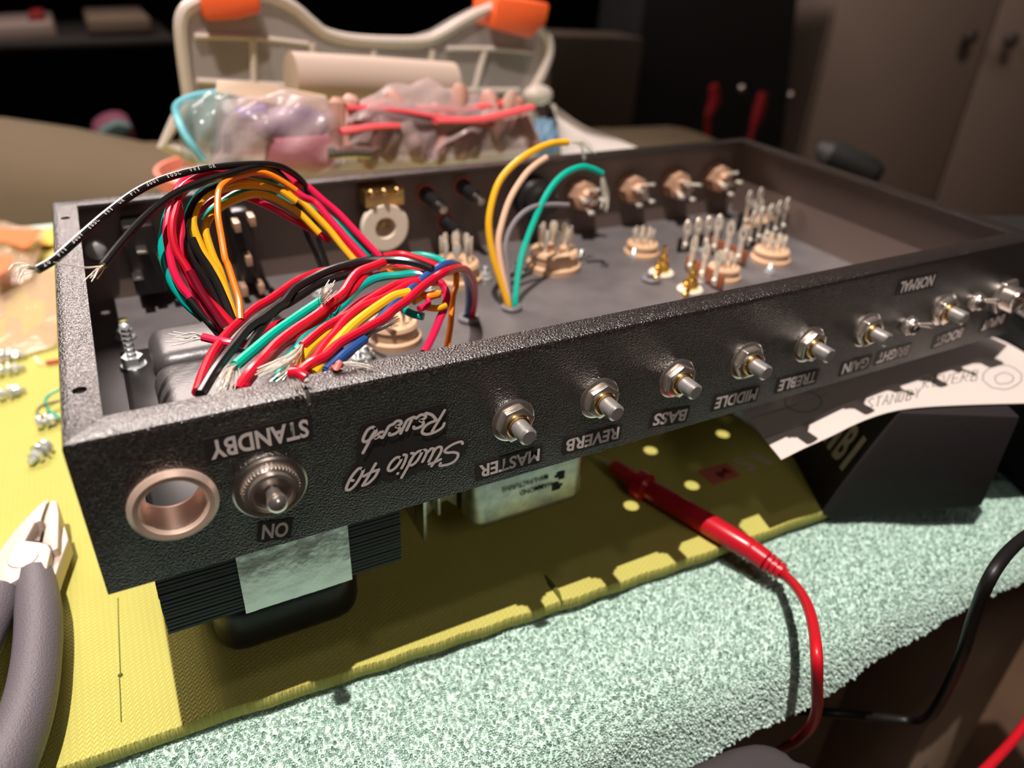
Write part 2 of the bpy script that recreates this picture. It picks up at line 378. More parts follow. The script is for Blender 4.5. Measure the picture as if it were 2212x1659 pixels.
# ------------------------------------------------------------------ front panel hardware (built once, copied)
Y0 = Vector((0, -1, 0))
def pot(loc, ang=0):
    b = MB().lathe([(.0044, 0), (.0044, .0044), (.0040, .0048), (.0035, .0048), (.0035, .0042)], axisM((0, 0, 0), Y0), 28).build('potentiometer', BRASS, ch, label='control pot with plain steel shaft')
    b.location = loc
    MB().lathe([(.0049, .0001), (.0078, .0001), (.0079, .0006), (.0072, .0010), (.0049, .0010)], axisM((0, 0, 0), Y0), 36, True).build('washer', CHROME, b)
    mm = MB(); hx = hexp(.0067, ang); A = axisM((0, 0, 0), Y0)
    mm.prism(hx, .0010, .0036, A); mm.build('nut', CHROME, b, bevel=.0004)
    MB().lathe([(.0031, .002), (.0031, .0108), (.0024, .0114), (0, .0114)], axisM((0, 0, 0), Y0), 28).build('shaft', STEEL, b)
    return b
PZ = -.0266
p0 = pot((.1257, 0, PZ), .2)
for i, x in enumerate((.1597, .1937, .2277, .2612, .2950, .3446)):
    c = dup(p0, (x, 0, PZ + (.0006 if i == 5 else 0)))
    c.rotation_euler = (0, random.uniform(-.5, .5), 0)
# bushing of the missing pilot lamp
mm = MB(); prof = [(.0086, 0), (.0117, .0), (.0117, .0008), (.0104, .0018), (.0090, .0016)]
for k in range(9): prof += [(.0089, .0012 - k * .0013), (.0082, .00055 - k * .0013)]
prof += [(.0086, -.0112), (.0092, -.0112), (.0092, 0)]
mm.lathe(prof, axisM((JX, 0, JZ), Y0), 40, True).build('lamp_bushing', mat('warm_reflection_chrome', (.80, .58, .47), .36, .5), ch, ang=20, label='empty threaded chrome bushing')  # chrome threads; the warm reflection is put into the base colour
# standby toggle
SX, SZ = .0468, -.0281; sb = MB().lathe([(.0, .0026), (.0066, .0026), (.0066, .0040), (.0056, .0042), (.0052, .0030), (.0030, .0030)][1:], axisM((SX, 0, SZ), Y0), 32).build('standby_switch', CHROME, ch, label='large chrome bat toggle switch')
MB().lathe([(.0064, .0001), (.0104, .0001), (.0106, .0008), (.0100, .0013), (.0064, .0014)], axisM((SX, 0, SZ), Y0), 40, True).build('washer', NICKEL, sb)
mm = MB(); prof = []
for k in range(1): mm.lathe([(.0060, .0012), (.0078, .0012), (.0080, .0020), (.0076, .0029), (.0060, .0030)], axisM((SX, 0, SZ), Y0), 40, True)
for k in range(44):
    a = 2 * math.pi * k / 44; mm.box((-.0002, -.0003, .0012), (.0002, .0003, .0028), axisM((SX, 0, SZ), Y0) @ Matrix.Rotation(a, 4, 'Z') @ Matrix.Translation((.0079, 0, 0)))
mm.build('knurled_nut', CHROME, sb)
A = Vector((SX, -.002, SZ)); dr = Vector((.02, -1, .06)).normalized()
MB().tube([A, A + dr * .003, A + dr * .0060, A + dr * .0078, A + dr * .0088, A + dr * .0093], [.0021, .0022, .0029, .0029, .0021, .0008], 20).build('bat', CHROME, sb)
# mini toggles
def mini(loc, lbl):
    b = MB().lathe([(.0030, 0), (.0030, .0050), (.0022, .0054), (.0016, .0050)], axisM((0, 0, 0), Y0), 18).build('mini_toggle', NICKEL, ch, label=lbl); b.location = loc
    mm = MB(); mm.prism(hexp(.0046, .3), .0005, .0026, axisM((0, 0, 0), Y0)); mm.build('nut', CHROME, b, bevel=.0003)
    mm = MB(); mm.prism(hexp(.0041, .8), .0026, .0036, axisM((0, 0, 0), Y0)); mm.build('nut', CHROME, b, bevel=.0003)
    d = Vector((.25, -1, .35)).normalized(); MB().tube([d * .004, d * .008, d * .0105, d * .0115], [.0009, .0011, .0015, .0008], 12).build('bat', CHROME, b); return b
m1 = mini((.3216, 0, -.0292), 'small chrome toggle switch'); dup(m1, (.3655, 0, -.0254))
# input jack
IX, IZ = .3885, -.0266; prof = [(.0048, 0), (.0070, 0), (.0070, .0006), (.0062, .0010)]
for k in range(8): prof += [(.0061, .0012 + k * .0009), (.0056, .0016 + k * .0009)]
prof += [(.0054, .0088), (.0045, .0088), (.0044, .0020), (.0030, .0020)]
ij = MB().lathe(prof, axisM((IX, 0, IZ), Y0), 30).build('input_jack', CHROME, ch, ang=20, label='threaded chrome input jack')
mm = MB(); mm.prism(hexp(.0090, .1), .0006, .0030, axisM((IX, 0, IZ), Y0)); mm.build('nut', CHROME, ij, bevel=.0004)
# ------------------------------------------------------------------ lettering on the front panel (the chassis is upside down, so it reads upside down)
def panel_label(txt, ax, ay, bx, by, h=.0050, pad=.0012, bold=.028, film=True):
    a = ony(ax, ay, 0); b_ = ony(bx, by, 0); c = (a + b_) / 2; wd = np.linalg.norm(b_ - a); ang = math.atan2(b_[2] - a[2], b_[0] - a[0])
    ex = Vector((-math.cos(ang), 0, -math.sin(ang))); up = Vector((math.sin(ang), 0, -math.cos(ang)))
    fm = None
    M = Matrix((( *(-ex[0], ), up[0], 0, c[0]), (0, 0, 0, 0), (0, 0, 0, 0), (0, 0, 0, 1)))
    cs = [Vector(c) + ex * sx * (wd / 2 + pad) + up * sy * (h / 2 + pad * .8) for sx, sy in ((-1, -1), (1, -1), (1, 1), (-1, 1))]
    fm = MB().hull([(v.x, -.00012, v.z) for v in cs], [(v.x, .0002, v.z) for v in cs]).build('label_plate', FILM, ch)
    flat_text(txt, wd, h, (c[0], -.00012, c[2]), ex, up, LABEL, 'lettering', fm, bold, lift=.00008)
for a in (('STANDBY', 452.5, 973.5, 666, 923, .0062), ('ON', 566, 1149, 622.5, 1141.7, .0056), ('MASTER', 1034, 1019, 1165, 981, .0054), ('REVERB', 1222, 963, 1336, 934, .0054), ('BASS', 1411, 907, 1482, 895, .0054), ('MIDDLE', 1545, 871, 1634, 850.5, .0054),
          ('TREBLE', 1682, 833, 1762, 813, .0054), ('GAIN', 1820, 797, 1876, 781, .0054), ('BRIGHT', 1895, 774, 1962, 755, .0054), ('BOOST', 2019, 739, 2079, 717, .0054), ('INPUT', 2122, 704, 2168, 687, .0054), ('NORMAL', 1943, 621, 2016, 605, .0054)):
    panel_label(*a)
# script badge
def cz(p): return (700 + p[0] / 6.32, 840 + p[1] / 6.32)
filmp = [(600, 462), (900, 385), (1250, 290), (1640, 185), (1690, 260), (1690, 540), (1610, 650), (1700, 690), (1900, 680), (1970, 770), (1900, 900), (1650, 1040), (1400, 1110), (1250, 1130), (1220, 1170), (1050, 1225), (880, 1275), (800, 1240), (700, 1310), (500, 1375), (330, 1405), (250, 1370), (280, 1240), (440, 1000), (445, 750), (520, 560)]
t = [ony(*cz(p), 0) for p in filmp]
fm = MB().hull([(v[0], -.00012, v[2]) for v in t], [(v[0], .0002, v[2]) for v in t]).build('label_plate', FILM, ch, label='script badge decal')
STR = [[(1890, 745), (1870, 718), (1790, 738), (1690, 795), (1645, 845), (1680, 868), (1760, 862), (1822, 880), (1820, 930), (1770, 990), (1690, 1028), (1580, 1045), (1588, 1012)],
       [(1465, 1052), (1530, 960), (1590, 860), (1600, 800), (1565, 788), (1525, 810)], [(1430, 1022), (1500, 1000), (1590, 958)],
       [(1525, 810), (1480, 880), (1430, 985)], [(1425, 985), (1480, 880), (1490, 815), (1455, 812)], [(1400, 870), (1340, 990)], [(1345, 985), (1395, 870), (1380, 828), (1340, 840)], [(1455, 812), (1400, 870)],
       [(1055, 1205), (1120, 1090), (1190, 960), (1225, 885), (1190, 872)], [(1345, 840), (1290, 845), (1225, 900), (1160, 1005), (1195, 1035), (1270, 970), (1340, 845)],
       [(1055, 1075), (1100, 985), (1120, 905), (1085, 893)], [(1003, 1146), (1000, 1150)],
       [(1050, 935), (985, 930), (905, 1005), (870, 1085), (900, 1112), (970, 1070), (1035, 985), (1050, 935)],
       [(700, 1012), (610, 1170), (522, 1312)], [(742, 1095), (640, 1130), (538, 1185)], [(742, 1095), (690, 1190), (600, 1280), (525, 1312)],
       [(525, 1085), (465, 1082), (365, 1200), (300, 1345), (335, 1372), (410, 1315), (495, 1190), (530, 1105), (525, 1085)], [(350, 1238), (392, 1242)],
       [(1640, 285), (1560, 420), (1470, 568)], [(1635, 462), (1605, 520), (1510, 580), (1400, 612), (1335, 590), (1350, 530), (1420, 465), (1520, 425)], [(1535, 430), (1470, 350), (1385, 322)],
       [(1255, 390), (1310, 348), (1368, 348), (1378, 380), (1335, 412), (1302, 424), (1346, 442), (1342, 484), (1290, 518), (1226, 532), (1218, 508)],
       [(1255, 390), (1208, 378), (1180, 430), (1120, 555)], [(1208, 378), (1130, 420), (1085, 500), (1038, 598)],
       [(940, 470), (985, 430), (1036, 430), (1046, 462), (1004, 494), (976, 506), (1022, 522), (1014, 560), (960, 602), (890, 620), (886, 598)],
       [(940, 470), (880, 500), (835, 580), (790, 655)], [(790, 655), (745, 640), (692, 665), (740, 595), (790, 575)],
       [(525, 862), (580, 760), (640, 640), (695, 560)], [(692, 530), (650, 512), (580, 560), (525, 680), (560, 710), (640, 660), (700, 570), (692, 530)]]
mm = MB()
for s_ in STR:
    pts = [tuple(ony(*cz(p), 0)) for p in s_]
    pts = smooth(pts, 5) if len(pts) > 2 else pts
    P2 = [np.array([p[0], p[2]]) for p in pts]; r = .00050; yy = -.00016 - .000012 * STR.index(s_)
    if len(P2) == 2 or len(P2) == len(s_): P2 = [P2[0] + (P2[-1] - P2[0]) * t_ for t_ in (0, .5, 1)]
    n_ = len(P2); tang = [(P2[min(i + 1, n_ - 1)] - P2[max(i - 1, 0)]) for i in range(n_)]; tang = [t_ / (np.linalg.norm(t_) + 1e-9) for t_ in tang]
    Lf = [P2[i] + np.array([-tang[i][1], tang[i][0]]) * r for i in range(n_)]; Rt = [P2[i] - np.array([-tang[i][1], tang[i][0]]) * r for i in range(n_)]
    vv = [(v[0], yy, v[1]) for v in Lf + Rt]; ff = [(i, i + 1, n_ + i + 1, n_ + i) for i in range(n_ - 1)]
    for e, sg in ((0, -1), (n_ - 1, 1)):
        b0 = math.atan2(tang[e][1] * sg, tang[e][0] * sg); k0 = len(vv)
        for a in range(7): an = b0 - math.pi / 2 + math.pi * a / 6; vv.append((P2[e][0] + r * math.cos(an), yy, P2[e][1] + r * math.sin(an)))
        ff.append(tuple(range(k0, k0 + 7)))
    mm.add(vv, ff)
mm.build('lettering', LABEL, fm)
# ------------------------------------------------------------------ transformers under the chassis
pt = thing_part = None
mm = MB()
x0, x1, y0, y1 = .0105, .0925, .020, .105
zt = -H; zb = -.0935; nl = 26
for k in range(nl):
    za = zt - (zt - zb) * k / nl; zc = zt - (zt - zb) * (k + .72) / nl; j = random.uniform(0, .0003)
    mm.box((x0 + j, y0 + j, zc), (x1 - j, y1, za))
mm.box((x0 + .0006, y0 + .0006, zb), (x1 - .0006, y1 - .0006, zt))
ptr = mm.build('power_transformer', LAM, ch, label='black laminated transformer core')
mm = MB(); mm.box((x0 + .014, y0 + .006, -.1245), (x1 - .014, y1 - .006, zb)); mm.build('bell_cover', BLACKP, ptr, bevel=.010, seg=4)
fx = [ony(512, 1225, y0)[0], ony(752, 1160, y0)[0]]
mm = MB(); n = 24
vs = []; fs = []
for j in range(9):
    for i in range(n + 1):
        u = i / n; vz = zt - .0002 - (zt - zb + .0004) * j / 8
        vs.append((fx[0] + (fx[1] - fx[0]) * u, y0 - .0006 - .0009 * random.random() * (1 if j < 3 else .25), vz))
for j in range(8):
    for i in range(n): fs.append((j * (n + 1) + i, j * (n + 1) + i + 1, (j + 1) * (n + 1) + i + 1, (j + 1) * (n + 1) + i))
mm.add(vs, fs); k0 = len(vs) - n - 1
mm.box((fx[0], y0 - .0006, zb - .0004), (fx[1], y1, zb)); mm.build('foil_strap', FOIL, ptr, ang=70, label='wide silver foil flux band')
# bell humps inside the chassis
mm = MB(); mm.box((.0235, .0565, FZ), (.080, .0985, -.0330)); mm.build('bell_cover', BLACKP2 if False else mat('black_gloss_bell', (.055, .050, .051), .36, spec=.6, bump=(700, .25, .0004)), ptr, bevel=.007, seg=4)
mm = MB(); mm.box((.0245, .1005, FZ), (.080, .1335, -.0338)); mm.build('bell_cover', MATS['black_gloss_bell'], ptr, bevel=.007, seg=4)
MB().box((.0135, .012, FZ), (.090, .142, FZ + .0012)).build('mounting_flange', BLACKP, ptr, bevel=.0004)
# silver output transformer
yo = .030; ox0, ox1 = .1262, .1812; oz = -.1035
mm = MB(); mm.box((ox0, yo, oz), (ox1, yo + .016, -H - .0005)); ot = mm.build('output_transformer', GALV, ch, bevel=.0065, seg=5, label='silver output transformer with black maker marking')
mm = MB(); mm.box((ox0 + .002, yo + .017, oz + .001), (ox1 - .002, yo + .034, -H)); mm.build('core', LAM, ot, bevel=.0008)
mm = MB(); mm.box((ox0, yo + .035, oz), (ox1, yo + .052, -H)); mm.build('end_bell', GALV, ot, bevel=.0065, seg=5)
mm = MB()
bx0 = .1068; q = [(ox0 - .0012, -H), (bx0, -H), (bx0, -.1005), (bx0 + .004, -.0965), (bx0 + .009, -.0915), (ox0 - .006, -.0905), (ox0 - .0012, -.0955)]
mm.prism(q, 0, .0016, Matrix(((1, 0, 0, 0), (0, 0, 1, yo + .012), (0, 1, 0, 0), (0, 0, 0, 1))))
mm.box((bx0, yo + .004, -.1012), (bx0 + .0016, yo + .045, -H)); mm.box((bx0 + .007, yo + .006, -.092), (bx0 + .0085, yo + .013, -H))
mm.build('mounting_bracket', GALV, ot, bevel=.0003)
def ot_text(txt, px, py, wd, h, bold=.01):
    c = ony(px, py, yo - .0003); a = math.radians(0); flat_text(txt, wd, h, c, (-1, 0, 0), (0, 0, -1), INK, 'lettering', ot, bold, lift=.0001)
ot_text('HAMMOND', 1158, 1056, .0150, .0026); ot_text('MANUFACTURING', 1135, 1044.5 , .0215, .0026)
mm = MB()
lc = ony(1206, 1038, yo); 
XZ = Matrix(((1, 0, 0, 0), (0, 0, 1, 0), (0, 1, 0, 0), (0, 0, 0, 1)))
for q in ([(.0042, .0046), (.0055, .0046), (.0055, .0006), (.0042, .0006)], [(.0022, .0046), (.0043, .0046), (.0043, .0036), (.0016, .0036)], [(.0012, .0031), (.0043, .0031), (.0043, .0021), (.0008, .0021)], [(.0028, .0016), (.0043, .0016), (.0043, .0006), (.0028, .0006)],
          [(.0000, -.0046), (.0013, -.0046), (.0013, -.0006), (.0000, -.0006)], [(.0012, -.0046), (.0036, -.0046), (.0042, -.0036), (.0012, -.0036)], [(.0012, -.0031), (.0046, -.0031), (.0050, -.0021), (.0012, -.0021)], [(.0012, -.0016), (.0030, -.0016), (.0030, -.0006), (.0012, -.0006)]):
    mm.prism([(lc[0] - .0028 + x, lc[2] + z) for x, z in q], yo - .00035, yo - .0001, XZ)
mm.build('emblem', INK, ot)
# ------------------------------------------------------------------ parts on the chassis floor
def octal(px, py, pr_px, h=.011, lug=.013, nlug=8, name='tube_socket', tone=CERAM):
    c = onz(px, py, FZ); r = pr_px * dep(c) / F
    b = MB().lathe([(r, 0), (r, h * .28), (r * .9, h * .32), (r * .86, h * .36), (r * .86, h * .80), (r * .9, h * .84), (r * .84, h), (r * .28, h), (r * .28, h * .6), (0, h * .6)], axisM((0, 0, 0), (0, 0, 1)), 28).build(name, tone, ch, label='tan ceramic tube socket with solder lugs'); b.location = (c[0], c[1], FZ)
    for k in range(nlug):
        a = 2 * math.pi * (k + .5) / nlug; x, y = r * .58 * math.cos(a), r * .58 * math.sin(a); mm = MB()
        w_ = r * .15
        Mx = Matrix.Translation((x, y, h)) @ Matrix.Rotation(a + math.pi / 2, 4, 'Z')
        mm.lathe([(w_ * .55, 0), (w_ * .6, lug * .4), (w_, lug * .5), (w_, lug * .86), (w_ * .6, lug), (0, lug)], Mx @ Matrix.Diagonal((1, .35, 1, 1)), 10)
        mm.build('solder_lug', TIN, b)
    return b
octal(1195, 578, 58); octal(985, 605, 56); octal(850, 735, 60, h=.010)
octal(1385, 548, 38, h=.007, lug=.008, nlug=9); octal(1663, 562, 42, h=.007, lug=.008, nlug=9); octal(1560, 600, 38, h=.007, lug=.007, nlug=9); octal(1640, 490, 40, h=.007, lug=.009, nlug=9)
def strip(pa, pb, hgt, n, board, lug=.016, gap=0):
    a = onz(*pa, FZ); b_ = onz(*pb, FZ); d = b_ - a; L = np.linalg.norm(d); d = d / L; nr = np.array([-d[1], d[0], 0])
    M = Matrix(((d[0], nr[0], 0, a[0]), (d[1], nr[1], 0, a[1]), (0, 0, 1, FZ), (0, 0, 0, 1)))
    o = MB().box((0, -.0008, .001), (L, .0008, hgt), M).build('tag_strip', board, ch, bevel=.0002, label='solder tag strip')
    for k in range(n):
        x = L * (k + .5) / n; mm = MB(); mm.box((x - .0016, -.0015, hgt * .25), (x + .0016, -.0009, hgt + lug * .35), M)
        ring = [(.0027, -.0004), (.0027, .0004), (.0012, .0004), (.0012, -.0004)]
        mm.lathe(ring, M @ Matrix.Translation((x, -.0012, hgt + lug * .5)) @ Matrix.Rotation(math.pi / 2, 4, 'X') @ Matrix.Diagonal((1, 1.9, 1, 1)), 14, True)
        mm.ball(M @ Vector((x, -.0018, hgt * .55)), .0013, 6); mm.build('solder_lug', TIN, o)
    m2 = MB(); m2.box((L * .5 - .003, -.008, 0), (L * .5 + .003, .001, .0008), M); m2.build('mounting_foot', ZINC, o)
strip((1480, 583), (1558, 632), .009, 3, PHENOL); strip((1462, 546), (1552, 528), .009, 4, mat('black_phenolic', (.02, .012, .010), .5), .012)
strip((1530, 545), (1608, 578), .010, 3, PHENOL, .018); strip((1600, 545), (1690, 505), .013, 5, MATS['black_phenolic'], .014); strip((1590, 500), (1680, 470), .012, 4, MATS['black_phenolic'], .018)
def rca(px, py):
    c = onz(px, py, FZ); b = MB().lathe([(.0042, .0016), (.0042, .0050), (.0034, .0052), (.0034, .0070), (.0026, .0074), (.0022, .0110), (.0014, .0114), (.0013, .0165), (0, .0168)], None, 18).build('phono_socket', GOLD, ch, ang=25, label='gold phono socket'); b.location = (c[0], c[1], FZ)
    MB().lathe([(.0040, 0), (.0068, 0), (.0070, .0010), (.0062, .0018), (.0040, .0018)], None, 24, True).build('insulator', WHITEP, b)
    mm = MB(); mm.box((-.0012, -.0125, .0018), (.0012, -.004, .0024)); mm.ball((0, -.0125, .0024), .0016, 6); mm.build('ground_tag', GOLD, b); b.rotation_euler = (0, 0, -.9); return b
r0 = rca(1428, 592); r1 = dup(r0, (*onz(1490, 628, FZ)[:2], FZ))
def grommet(px, py, r=.0052):
    c = onz(px, py, FZ); b = MB().lathe([(r * .55, .0), (r, .0004), (r, .0018), (r * .85, .0026), (r * .55, .0024), (r * .5, .0)], None, 24, True).build('grommet', RUBBER, ch, label='grey rubber grommet'); b.location = (c[0], c[1], FZ); return b
grommet(1105, 668); grommet(1406, 607); grommet(1012, 692)
def screw(px, py, s=1.0, h=.006):
    c = onz(px, py, FZ); mm = MB(); mm.lathe([(.0033 * s, 0), (.0036 * s, .0007), (.0033 * s, .0013), (.0012 * s, .0013)], None, 18); mm.prism(hexp(.0028 * s), .0013, .0034 * s)
    b = mm.build('machine_screw', ZINC, ch, label='zinc screw and nut'); b.location = (c[0], c[1], FZ)
    pr = []
    for k in range(7): pr += [(.0014 * s, .0034 * s + h * k / 7), (.0011 * s, .0034 * s + h * (k + .5) / 7)]
    MB().lathe(pr + [(0, .0034 * s + h)], None, 12).build('thread', ZINC, b, ang=20); return b
for a in ((1255, 565, 1, .004), (1048, 602, 1, .004), (1118, 590, 1, .003), (1368, 556, .8, .003), (1662, 590, .8, .003), (1672, 540, .8, .003), (775, 788, 1.1, .003), (792, 770, 1, .002), (690, 640, 1, .003), (930, 640, 1, .003)): screw(*a)
screw(290, 792, 1.5, .015); screw(272, 730, 1.2, .003)
# ------------------------------------------------------------------ parts on the back wall
YB = D - T
def onwall(px, py, back): return ony(px, py, YB - back)
c = onwall(830, 490, .012); sj = MB().lathe([(.0085, 0), (.0085, .010), (.0128, .0105), (.0132, .0135), (.0122, .0145), (.0058, .0145), (.0056, .002), (0, .002)], axisM((c[0], YB, c[2]), Y0), 32).build('speaker_jack', WHITEP, ch, label='large open jack with white nylon ring')
MB().tube([(c[0], YB - .003, c[2]), (c[0], YB - .011, c[2] + .001)], .0013, 8).build('contact_spring', BRASS, sj)
mm = MB(); mm.box((c[0] - .010, YB - .014, c[2] + .0115), (c[0] + .011, YB, c[2] + .020))
for k in (-.007, .0, .007): mm.ball((c[0] + k, YB - .015, c[2] + .0195), .002, 6)
mm.build('contact_block', BRASS, sj, bevel=.001)
for px, py in ((925, 423), (1005, 406), (968, 482)):
    c = onwall(px, py, .004); f0 = MB().lathe([(.0045, 0), (.0045, .003), (.0036, .0035), (.0036, .014), (.0028, .0145)], axisM((c[0], YB, c[2]), (.1, -1, -.15)), 18).build('binding_post', BLACKP, ch, label='black terminal post with metal tip')
    A = Vector((c[0], YB, c[2])); d = Vector((.1, -1, -.15)).normalized(); MB().tube([A + d * .014, A + d * .021, A + d * .0215], [.0022, .0022, .001], 12).build('tip', NICKEL, f0)
    MB().lathe([(.0045, 0), (.0058, 0), (.0058, .001), (.0045, .001)], axisM((c[0], YB, c[2]), Y0), 20, True).build('washer', mat('red_fibre', (.45, .12, .10), .6), f0)
c = onwall(1160, 430, .006); MB().lathe([(.0125, 0), (.0125, .006), (.0105, .008), (.0105, .013), (.008, .015), (0, .015)], axisM((c[0], YB, c[2]), Y0), 28).build('fuse_holder', BLACKP, ch, label='black round fuse holder')
COPPER = mat('copper_plate', (.74, .45, .30), .40, .6)
def pjack(px, py, s):
    c = onwall(px, py, .008); b = MB().lathe([(.0098, 0), (.0098, .003), (.0090, .0045), (.0086, .0085), (.005, .0095), (.0036, .0125), (0, .0130)], axisM((0, 0, 0), Y0), 8).build('output_jack', COPPER, ch, label='copper coloured jack with lugs'); b.location = (c[0], YB, c[2])
    mm = MB()
    for k in range(4):
        a = s + k * 1.5; mm.tube([(.004 * math.cos(a), -.009, .004 * math.sin(a)), (.006 * math.cos(a), -.015, .006 * math.sin(a)), (.0075 * math.cos(a), -.019, .0075 * math.sin(a))], [.0012, .0016, .0022], 8, flat=.5)
    mm.build('solder_lug', TIN, b); mm = MB(); mm.box((-.0035, -.018, -.0025), (.0035, -.009, .0025), Matrix.Rotation(s, 4, 'Y')); mm.build('contact_spring', NICKEL, b, bevel=.0008); return b
for i, (px, py) in enumerate(((1265, 425), (1375, 412), (1470, 402), (1560, 388))): pjack(px, py, i * 1.1)
def wallbox(p0, p1, d, name, mt, label):
    a = onwall(*p0, d); b_ = onwall(*p1, d); return MB().box((a[0], YB - d, b_[2]), (b_[0], YB, a[2])).build(name, mt, ch, bevel=.0015, label=label)
iec = wallbox((262, 492), (362, 632), .018, 'mains_inlet', BLACKP, 'black mains inlet block')
a = onwall(310, 560, .018); mm = MB()
for dx, dz in ((0, .006), (-.004, -.006), (.008, .002)): mm.box((a[0] + dx - .0022, YB - .026, a[2] + dz - .0006), (a[0] + dx + .0022, YB - .018, a[2] + dz + .0006))
mm.build('blade_terminal', NICKEL, iec, bevel=.0003)
rs = wallbox((500, 458), (562, 610), .022, 'mains_switch', BLACKP, 'black rocker switch body')
a = onwall(530, 540, .022); mm = MB()
for dx, dz in ((-.003, .014), (.004, .016), (0, -.003), (-.004, -.018), (.004, -.018)): mm.box((a[0] + dx - .0014, YB - .030, a[2] + dz - .0024), (a[0] + dx + .0014, YB - .022, a[2] + dz + .0024))
mm.build('blade_terminal', COPPER, rs, bevel=.0003)
c = onwall(208, 545, .006); mm = MB(); mm.lathe([(.0045, 0), (.0045, .004), (.0030, .005), (0, .005)], axisM((c[0], YB, c[2]), Y0), 16); mm.build('machine_screw', ZINC, ch)
# ------------------------------------------------------------------ wires
def yr(px): return 892 - (px - 221) * .1742
def Yb2(px, py, off=0): return max(.0128, .012 + .00030 * (yr(px) - py) + off)
def wire(col, pts, r=.00140, strip0=None, strip1=None, label=None, parent=ch, n=9):
    P = [ony(*p) if len(p) == 3 else np.array(p[:3]) for p in pts]
    o = MB().tube(smooth(P, 6), r, 10).build('wire', WM[col], parent, label=label or (col + ' insulated wire'))
    for st, e in ((strip0, 0), (strip1, -1)):
        if st: strands(P[e], [ony(*q) for q in st], n=n, parent=o)
    return o
def b2(col, pxs, off=0, r=.00140, **k): return wire(col, [(x, y, Yb2(x, y, off)) for x, y in pxs], r, **k)
# the coil that loops up from the transformer and over (depth grows along the loop)
def b1(col, pxs, off=0, r=.00140, y0=.066, **k):
    n = len(pxs); out = []
    for i, (x, y) in enumerate(pxs):
        f = max(0, min(1, (x - 330) / 490)); up = max(0, min(1, (700 - y) / 330))
        out.append((x, y, y0 + .030 * up + .032 * f * up + off))
    return wire(col, out, r, **k)
UP1 = [(479, 728), (445, 687), (411, 642), (391, 618), (375, 585), (367, 547), (361, 515), (362, 480), (371, 437), (391, 397), (425, 375), (466, 362), (510, 358), (533, 360), (567, 365), (605, 374), (640, 398), (662, 402), (699, 434), (733, 463), (786, 519), (822, 556)]
b1('pink', UP1, 0)
UP2 = [(479, 712), (452, 676), (432, 642), (410, 604), (391, 561), (388, 523), (391, 503), (388, 462), (384, 432), (394, 417), (406, 406), (432, 396), (466, 380), (510, 372), (560, 374), (601, 383), (622, 400), (653, 424), (680, 437), (706, 466), (746, 512), (788, 558)]
b1('pink', UP2, -.003)
b1('red', [(493, 700), (466, 664), (440, 625), (420, 588), (403, 545), (396, 515), (400, 480), (415, 452), (436, 425), (462, 404), (495, 392), (530, 386), (570, 385), (606, 394), (640, 414), (672, 446), (712, 488), (750, 530), (776, 560)], .006)
b1('pink', [(506, 694), (493, 683), (470, 655), (452, 632), (428, 592), (412, 560), (405, 530), (408, 495), (418, 470), (436, 452), (459, 433), (493, 419), (527, 424), (567, 440), (600, 456), (628, 472), (665, 492), (713, 520)], .010)
b1('red', [(500, 700), (470, 668), (440, 640), (420, 612), (404, 580), (382, 545), (372, 512), (372, 480), (378, 455), (384, 432), (392, 410), (410, 394), (440, 380), (500, 368), (560, 366), (600, 374)], -.006)
b1('teal', [(440, 690), (406, 660), (391, 642), (375, 618), (360, 585), (353, 558), (350, 528), (354, 500), (360, 470), (372, 440), (386, 412), (404, 396)], .004)
b1('teal', [(452, 620), (425, 570), (408, 520), (404, 482), (410, 455), (419, 437), (438, 413), (472, 398), (520, 385), (561, 386), (601, 397), (628, 408), (660, 436), (712, 470), (760, 512), (800, 552)], .004)
b1('teal', [(440, 480), (455, 455), (486, 433), (513, 418), (547, 412), (581, 417), (615, 430), (650, 458)], .008)
b1('yellow', [(507, 688), (497, 656), (486, 622), (472, 594), (463, 577), (443, 551), (430, 523), (420, 496), (417, 474), (422, 453), (430, 438), (445, 423), (459, 415), (493, 405), (533, 400), (588, 405), (622, 416), (653, 437), (686, 470), (713, 499), (739, 532), (768, 566)], -.001)
b1('yellow', [(503, 692), (492, 640), (480, 600), (472, 578), (461, 555), (449, 520), (444, 496), (450, 475), (466, 456), (486, 442), (520, 427), (547, 420), (581, 424), (615, 440), (640, 456), (656, 470), (690, 505)], .003)
b1('yellow', [(475, 408), (493, 397), (527, 392), (556, 396), (600, 410), (640, 436)], -.002)
b1('orange', [(519, 690), (516, 649), (506, 615), (493, 574), (486, 557), (479, 516), (472, 476), (470, 448), (471, 421), (476, 405), (486, 394), (500, 385), (527, 377), (554, 372), (581, 377), (610, 392), (640, 412)], -.010, r=.00115)
b1('black', [(500, 700), (472, 650), (452, 612), (432, 581), (418, 554), (408, 520), (403, 500), (406, 478), (414, 452), (428, 430), (452, 412), (482, 400)], -.001)
b1('black', [(505, 698), (486, 650), (466, 606), (446, 572), (428, 545), (414, 515)], -.004)
b1('maroon', [(486, 706), (462, 672), (440, 640), (424, 612), (410, 585)], -.007)
b1('black', [(482, 722), (458, 702), (430, 672), (408, 645)], -.002)
